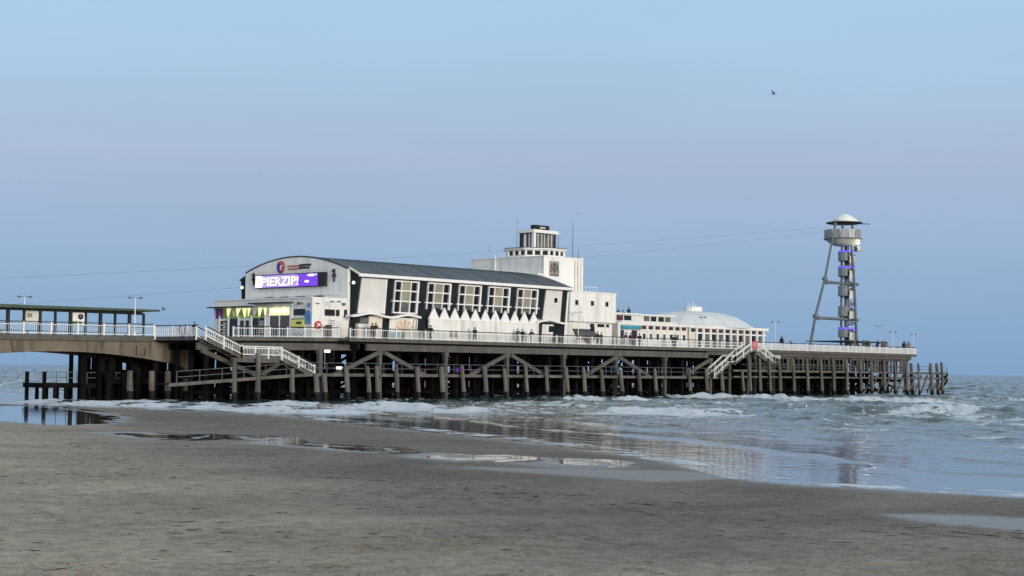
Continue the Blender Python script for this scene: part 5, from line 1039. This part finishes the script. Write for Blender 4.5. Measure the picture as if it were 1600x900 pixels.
# ------------------------------------------------------------------ people
SK = [mat('light_skin', (.50, .32, .24), .6), mat('tan_skin', (.34, .20, .13), .6)]
CL = {k: mat('cloth_'+k, c, .85, .15, 3) for k, c in dict(black=(.012, .012, .014), navy=(.016, .02, .04), grey=(.10, .10, .10), dark=(.03, .028, .028), jeans=(.05, .075, .12), brown=(.07, .05, .035), white=(.6, .6, .58), tan=(.26, .20, .14), green=(.04, .055, .04), maroon=(.09, .015, .02), yellow=(.5, .5, .12)).items()}
HR = {k: mat('hair_'+k, c, .7) for k, c in dict(dark=(.015, .012, .01), brown=(.05, .03, .018), fair=(.22, .15, .08), grey=(.3, .3, .29))  .items()}
SHOE = mat('dark_shoes', (.015, .014, .013), .6)
protos = {}
def make_body(kind):
    J = {}; E_ = []; RAD = {}
    def j(n, p, r): J[n] = Vector(p); RAD[n] = r*(1.12 if n in ('head', 'crown', 'neck') else 1.45 if r > .04 else 1)
    lean = {'lean': .22, 'sit': .06}.get(kind, .02)
    sit = kind == 'sit'; hz = .52 if sit else .94
    j('pelvis', (0, 0, hz), .145); j('belly', (lean*.3, 0, hz+.16), .135); j('chest', (lean*.7, 0, hz+.36), .155); j('neck', (lean+.01, 0, hz+.55), .062); j('head', (lean+.03, 0, hz+.66), .09); j('crown', (lean+.02, 0, hz+.76), .085); j('nose', (lean+.135, 0, hz+.67), .022)
    E_ += [('pelvis', 'belly'), ('belly', 'chest'), ('chest', 'neck'), ('neck', 'head'), ('head', 'crown'), ('head', 'nose')]
    for s_, n in ((1, 'l'), (-1, 'r')):
        sw = {'walk': .26*s_, 'stride': .38*s_}.get(kind, .03*s_)
        j('hip'+n, (0, .10*s_, hz-.05), .10)
        if sit: j('knee'+n, (.44, .12*s_, .50), .068); j('ank'+n, (.46, .12*s_, .09), .045); j('toe'+n, (.64, .13*s_, .05), .038)
        else: j('knee'+n, (sw*.55+.03, .10*s_, .50), .066); j('ank'+n, (sw-.02, .10*s_, .09), .045); j('toe'+n, (sw+.15, .12*s_, .045), .036)
        E_ += [('pelvis', 'hip'+n), ('hip'+n, 'knee'+n), ('knee'+n, 'ank'+n), ('ank'+n, 'toe'+n)]
        j('sho'+n, (lean*.85, .19*s_, hz+.47), .072)
        if kind == 'lean': el, wr = (.36, .24*s_, 1.18), (.56, .14*s_, 1.16)
        elif kind == 'pocket': el, wr = (-.04, .30*s_, hz+.20), (.10, .20*s_, hz+.02)
        elif kind == 'sit': el, wr = (.12, .26*s_, hz+.22), (.34, .14*s_, hz+.12)
        elif kind == 'phone' and s_ > 0: el, wr = (.12, .24, hz+.22), (.30, .10, hz+.40)
        else: el, wr = (-sw*.35-.02, .25*s_, hz+.20), (-sw*.7+.08, .26*s_, hz-.04)
        j('elb'+n, el, .048); j('wri'+n, wr, .032)
        d = (Vector(wr)-Vector(el)).normalized(); side = d.cross(Vector((0, 1, 0))).normalized() if abs(d.y) < .9 else Vector((1, 0, 0)); lat = d.cross(side)
        j('palm'+n, Vector(wr)+d*.07, .030)
        E_ += [('chest', 'sho'+n), ('sho'+n, 'elb'+n), ('elb'+n, 'wri'+n), ('wri'+n, 'palm'+n)]
        for f_ in range(4):
            o1 = Vector(wr)+d*(.11+.008*(1-abs(f_-1.4)))+side*(.022*(f_-1.5))+lat*.006; o2 = o1+d*(.035+.006*(f_ in (1, 2)))+lat*(.02+.004*f_)
            j(f'f{f_}{n}', o1, .010); j(f'g{f_}{n}', o2, .008); E_ += [('palm'+n, f'f{f_}{n}'), (f'f{f_}{n}', f'g{f_}{n}')]
        j('thu'+n, Vector(wr)+d*.055+side*.045, .011); j('thv'+n, Vector(wr)+d*.095+side*.06+lat*.015, .009); E_ += [('palm'+n, 'thu'+n), ('thu'+n, 'thv'+n)]
    ns = list(J); me = bpy.data.meshes.new('body_'+kind); me.from_pydata([J[n] for n in ns], [(ns.index(a), ns.index(b)) for a, b in E_], [])
    o = bpy.data.objects.new('skin_tmp', me); COL.objects.link(o)
    sk = o.modifiers.new('skin', 'SKIN'); sk.branch_smoothing = .6
    for i, n in enumerate(ns): me.skin_vertices[0].data[i].radius = (RAD[n], RAD[n]*(1.0 if n not in ('chest', 'belly', 'pelvis') else 1.0)); me.skin_vertices[0].data[i].use_root = n == 'pelvis'
    ss = o.modifiers.new('sub', 'SUBSURF'); ss.levels = 1
    dg = bpy.context.evaluated_depsgraph_get(); bm_ = bpy.data.meshes.new_from_object(o.evaluated_get(dg)); bm_.name = 'person_body'
    bpy.data.objects.remove(o)
    for _ in range(4): bm_.materials.append(SK[0])
    hands = [J['wril'], J['wrir'], J['palml'], J['palmr']]+[J[f'{a}{f_}{n}'] for a in 'fg' for f_ in range(4) for n in 'lr']+[J['thvl'], J['thvr']]
    arms = [(J['shol'], J['elbl']), (J['elbl'], J['wril']), (J['shor'], J['elbr']), (J['elbr'], J['wrir'])]
    for p in bm_.polygons:
        c = p.center; i = 1
        if min((c-h).length for h in hands) < .055: i = 0
        elif c.z > hz+.53 and (c-J['neck']).xy.length < .2: i = 0
        else:
            arm = any(((c-(a+(b-a)*max(0, min(1, (c-a).dot(b-a)/(b-a).length_squared)))).length < .085) for a, b in arms)
            if c.z < .075 or (sit and c.z < .11): i = 3
            elif not arm and (c.z < hz-.06 or (sit and c.x > .12)): i = 2
        p.material_index = i; p.use_smooth = True
    hd = J['head']; hair = MB(); hair.lathe((hd.x-.012, hd.y, hd.z-.02), [(.098, -.06), (.112, .0), (.112, .06), (.095, .12), (.05, .155), (.005, .165)], 10)
    hair.v = [(v[0]-(.02 if v[2] < hd.z+.03 else 0) if v[0] < hd.x+.03 else (v[0] if v[2] > hd.z+.05 else hd.x+.02), v[1], v[2]) for v in hair.v]
    hm = hair.mesh('hair', HR['dark'], smooth=True)
    eye = MB(); [eye.lathe((hd.x+.088, s_*.034, hd.z+.015), [(.002, -.012), (.013, 0), (.002, .012)], 6) for s_ in (1, -1)]; em = eye.mesh('eye', M['black'])
    coat = MB(); coat.lathe((0, 0, hz-.14), [(.205, 0), (.19, .14)], 12); coat.v = [(v[0]*.92, v[1]*1.05, v[2]) for v in coat.v]
    km = coat.mesh('coat_hem', CL['black'])
    return bm_, hm, em, (None if sit else km)
for k in ('walk', 'stride', 'stand', 'lean', 'pocket', 'phone', 'sit'): protos[k] = make_body(k)
def person(u, v, z, kind, head, top, leg_, hair, label, s=1.0, skin=0, group='people on the pier'):
    t = thing('person', label, 'person', (u, v, z), group); t.rotation_euler = (0, 0, R(head)); t.scale = (s, s, s)
    b_, h_, e_, k_ = protos[kind]
    for me, nm in ((b_, 'body'), (h_, 'hair'), (e_, 'eyes'), (k_, 'coat_hem')):
        if me is None: continue
        o = bpy.data.objects.new(nm, me); COL.objects.link(o); o.parent = t
        mats_ = {'body': [SK[skin], CL[top], CL[leg_], SHOE], 'hair': [HR[hair]], 'coat_hem': [CL[top]], 'eyes': []}[nm]
        for sl, mt in zip(o.material_slots, mats_): sl.link = 'OBJECT'; sl.material = mt
D = DZ
PEOPLE = [
 (-15.9, 8.0, 6.92, 'stand', 200, 'black', 'tan', 'dark', 'person in black top and pale trousers standing on the bridge end left of the stairs'),
 (-17.6, 8.4, 6.92, 'sit', 270, 'navy', 'dark', 'dark', 'seated person in navy behind the white railing at the bridge end, nearest the shelter'),
 (-16.8, 8.4, 6.92, 'sit', 270, 'black', 'dark', 'brown', 'seated person in black behind the white railing at the bridge end, nearest the stairs'),
 (4.3, 1.0, D, 'lean', 255, 'maroon', 'grey', 'dark', 'person in dark red leaning on the rail before the cream porch wall'),
 (4.75, 1.05, D, 'lean', 285, 'black', 'dark', 'brown', 'person in black leaning on the rail close beside someone in dark red'),
 (13.2, 1.3, D, 'walk', 20, 'black', 'grey', 'dark', 'person in black and grey walking left of a companion by the zigzag screen'),
 (13.95, 1.0, D, 'stride', 10, 'black', 'dark', 'dark', 'person in black striding ahead of a companion by the zigzag screen'),
 (21.7, 1.0, D, 'walk', 60, 'black', 'grey', 'dark', 'lone person in black jacket walking before the middle of the white zigzag screen'),
 (30.2, 1.5, D, 'stride', 185, 'grey', 'jeans', 'grey', 'person in grey top walking past the zigzag screen, first of three'),
 (30.75, 1.2, D, 'walk', 185, 'black', 'grey', 'dark', 'person in black jacket walking past the zigzag screen, middle of three'),
 (32.3, 1.0, D, 'stride', 190, 'dark', 'tan', 'brown', 'person in dark coat and tan trousers walking at the right end of the zigzag screen'),
 (36.9, 1.3, D, 'sit', 290, 'black', 'dark', 'dark', 'seated person in black under the right wavy canopy'),
 (38.2, 1.3, D, 'sit', 250, 'black', 'jeans', 'dark', 'seated person in black and jeans under the right wavy canopy'),
 (43.4, 1.2, D, 'sit', 270, 'black', 'dark', 'dark', 'dark seated person in front of the left side of the grey awning'),
 (45.9, 1.2, D, 'stand', 260, 'black', 'dark', 'dark', 'person in black by the grey awning, left of a pair'),
 (46.7, 1.2, D, 'pocket', 280, 'black', 'grey', 'brown', 'person in black and grey by the grey awning, right of a pair'),
 (51.8, 1.0, D, 'stand', 90, 'black', 'grey', 'dark', 'tall person in black standing with back turned before the teal kiosk'),
 (53.0, 1.1, D, 'phone', 200, 'maroon', 'tan', 'brown', 'person in dark red and tan in the queue before the teal kiosk'),
 (53.7, 1.0, D, 'stand', 100, 'black', 'grey', 'dark', 'person in black coat standing in the queue right of the teal kiosk'),
 (54.7, .9, D, 'walk', 30, 'black', 'dark', 'dark', 'person in all black walking away from the teal kiosk'),
 (62.5, 1.0, D, 'pocket', 260, 'black', 'grey', 'fair', 'left one of two in black jackets before the low white cafe wall'),
 (63.05, 1.0, D, 'pocket', 275, 'black', 'dark', 'dark', 'right one of two in black jackets before the low white cafe wall'),
 (56.1, 6.0, 11.26, 'sit', 250, 'black', 'dark', 'dark', 'person sitting on the cafe roof, leftmost of three'),
 (57.2, 6.0, 11.26, 'sit', 270, 'black', 'jeans', 'dark', 'person sitting on the cafe roof, middle of three'),
 (58.8, 6.2, 11.26, 'stand', 260, 'navy', 'yellow', 'dark', 'person in navy and yellow standing on the cafe roof'),
 (90.2, 1.0, D+.365, 'lean', 270, 'black', 'dark', 'dark', 'person in black leaning on the rail of the open deck, left of a couple'),
 (90.8, 1.1, D+.365, 'stand', 230, 'black', 'grey', 'brown', 'person in black and grey standing on the open deck, right of a couple'),
 (95.5, 2.6, D+.365, 'sit', 200, 'dark', 'dark', 'dark', 'small seated figure alone on the deck between the couple and the tower leg'),
 (111.5, 1.4, D+.365, 'stand', 250, 'black', 'dark', 'dark', 'person in black standing below the lit blue strip at the tower foot'),
 (113.4, 1.6, D+.365, 'pocket', 270, 'grey', 'dark', 'brown', 'person in grey standing beside the stair core of the tower'),
 (114.2, 1.6, D+.365, 'pocket', 280, 'black', 'jeans', 'dark', 'person in black and jeans standing beside the stair core of the tower'),
 (115.8, 1.4, D+.365, 'stand', 240, 'green', 'dark', 'dark', 'person in dark green standing under the thin canopy of the tower'),
 (116.7, 1.4, D+.365, 'pocket', 270, 'black', 'dark', 'dark', 'person in black standing under the right end of the thin canopy'),
 (117.6, 1.5, D+.365, 'pocket', 250, 'navy', 'grey', 'brown', 'person in navy and grey standing under the right end of the thin canopy'),
 (119.4, 1.0, D+.365, 'lean', 270, 'black', 'dark', 'dark', 'person in black leaning on the rail right of the tower foot'),
 (121.2, 1.0, D+.365, 'stand', 90, 'brown', 'dark', 'brown', 'person in brown standing at the rail right of the tower foot'),
 (122.0, 1.0, D+.365, 'pocket', 280, 'grey', 'jeans', 'dark', 'person in grey and jeans standing at the rail right of the tower foot'),
 (122.9, 1.2, D+.365, 'walk', 180, 'tan', 'dark', 'fair', 'fair haired person in tan walking right of the tower foot'),
 (128.0, .9, D+.365, 'lean', 250, 'black', 'dark', 'dark', 'person in black leaning on the rail near the seaward corner, leftmost of the group'),
 (128.9, 1.0, D+.365, 'stand', 270, 'black', 'jeans', 'dark', 'person in black and jeans at the rail near the seaward corner'),
 (130.0, .9, D+.365, 'pocket', 200, 'tan', 'grey', 'brown', 'person in tan jacket near the seaward corner lamp post'),
 (130.55, 1.3, D+.365, 'stand', 260, 'black', 'dark', 'dark', 'person in black at the very corner of the seaward railing'),
]
rp2 = random.Random(9)
for p in PEOPLE: person(*p, s=rp2.uniform(1.03, 1.11), skin=rp2.choice((0, 0, 1)))
# lights and small things on the lower walkway
for u, z, lab in ((-3.3, 5.5, 'lit white box light on the column above the beach end stairs foot'), (-1.5, 3.6, 'lit cream box light low behind the walkway rail by the stairs foot')):
    t = thing('box_light', lab, 'light', (u, .1, z), 'box lights under the deck'); x = MB(); x.box(u-.5, u+.5, -.02, .12, z-.05, z+.35); x.build('casing', M['steeldk'], t); x = MB(); x.box(u-.42, u+.42, -.05, -.02, z, z+.3); x.build('diffuser', M['lampglow'], t)
x = MB(); x.box(17.0, 17.7, -.45, -.4, 3.4, 3.95); x.solo('blue_notice', M['purple'], 'small blue-violet notice fixed to the walkway rail', 'sign')
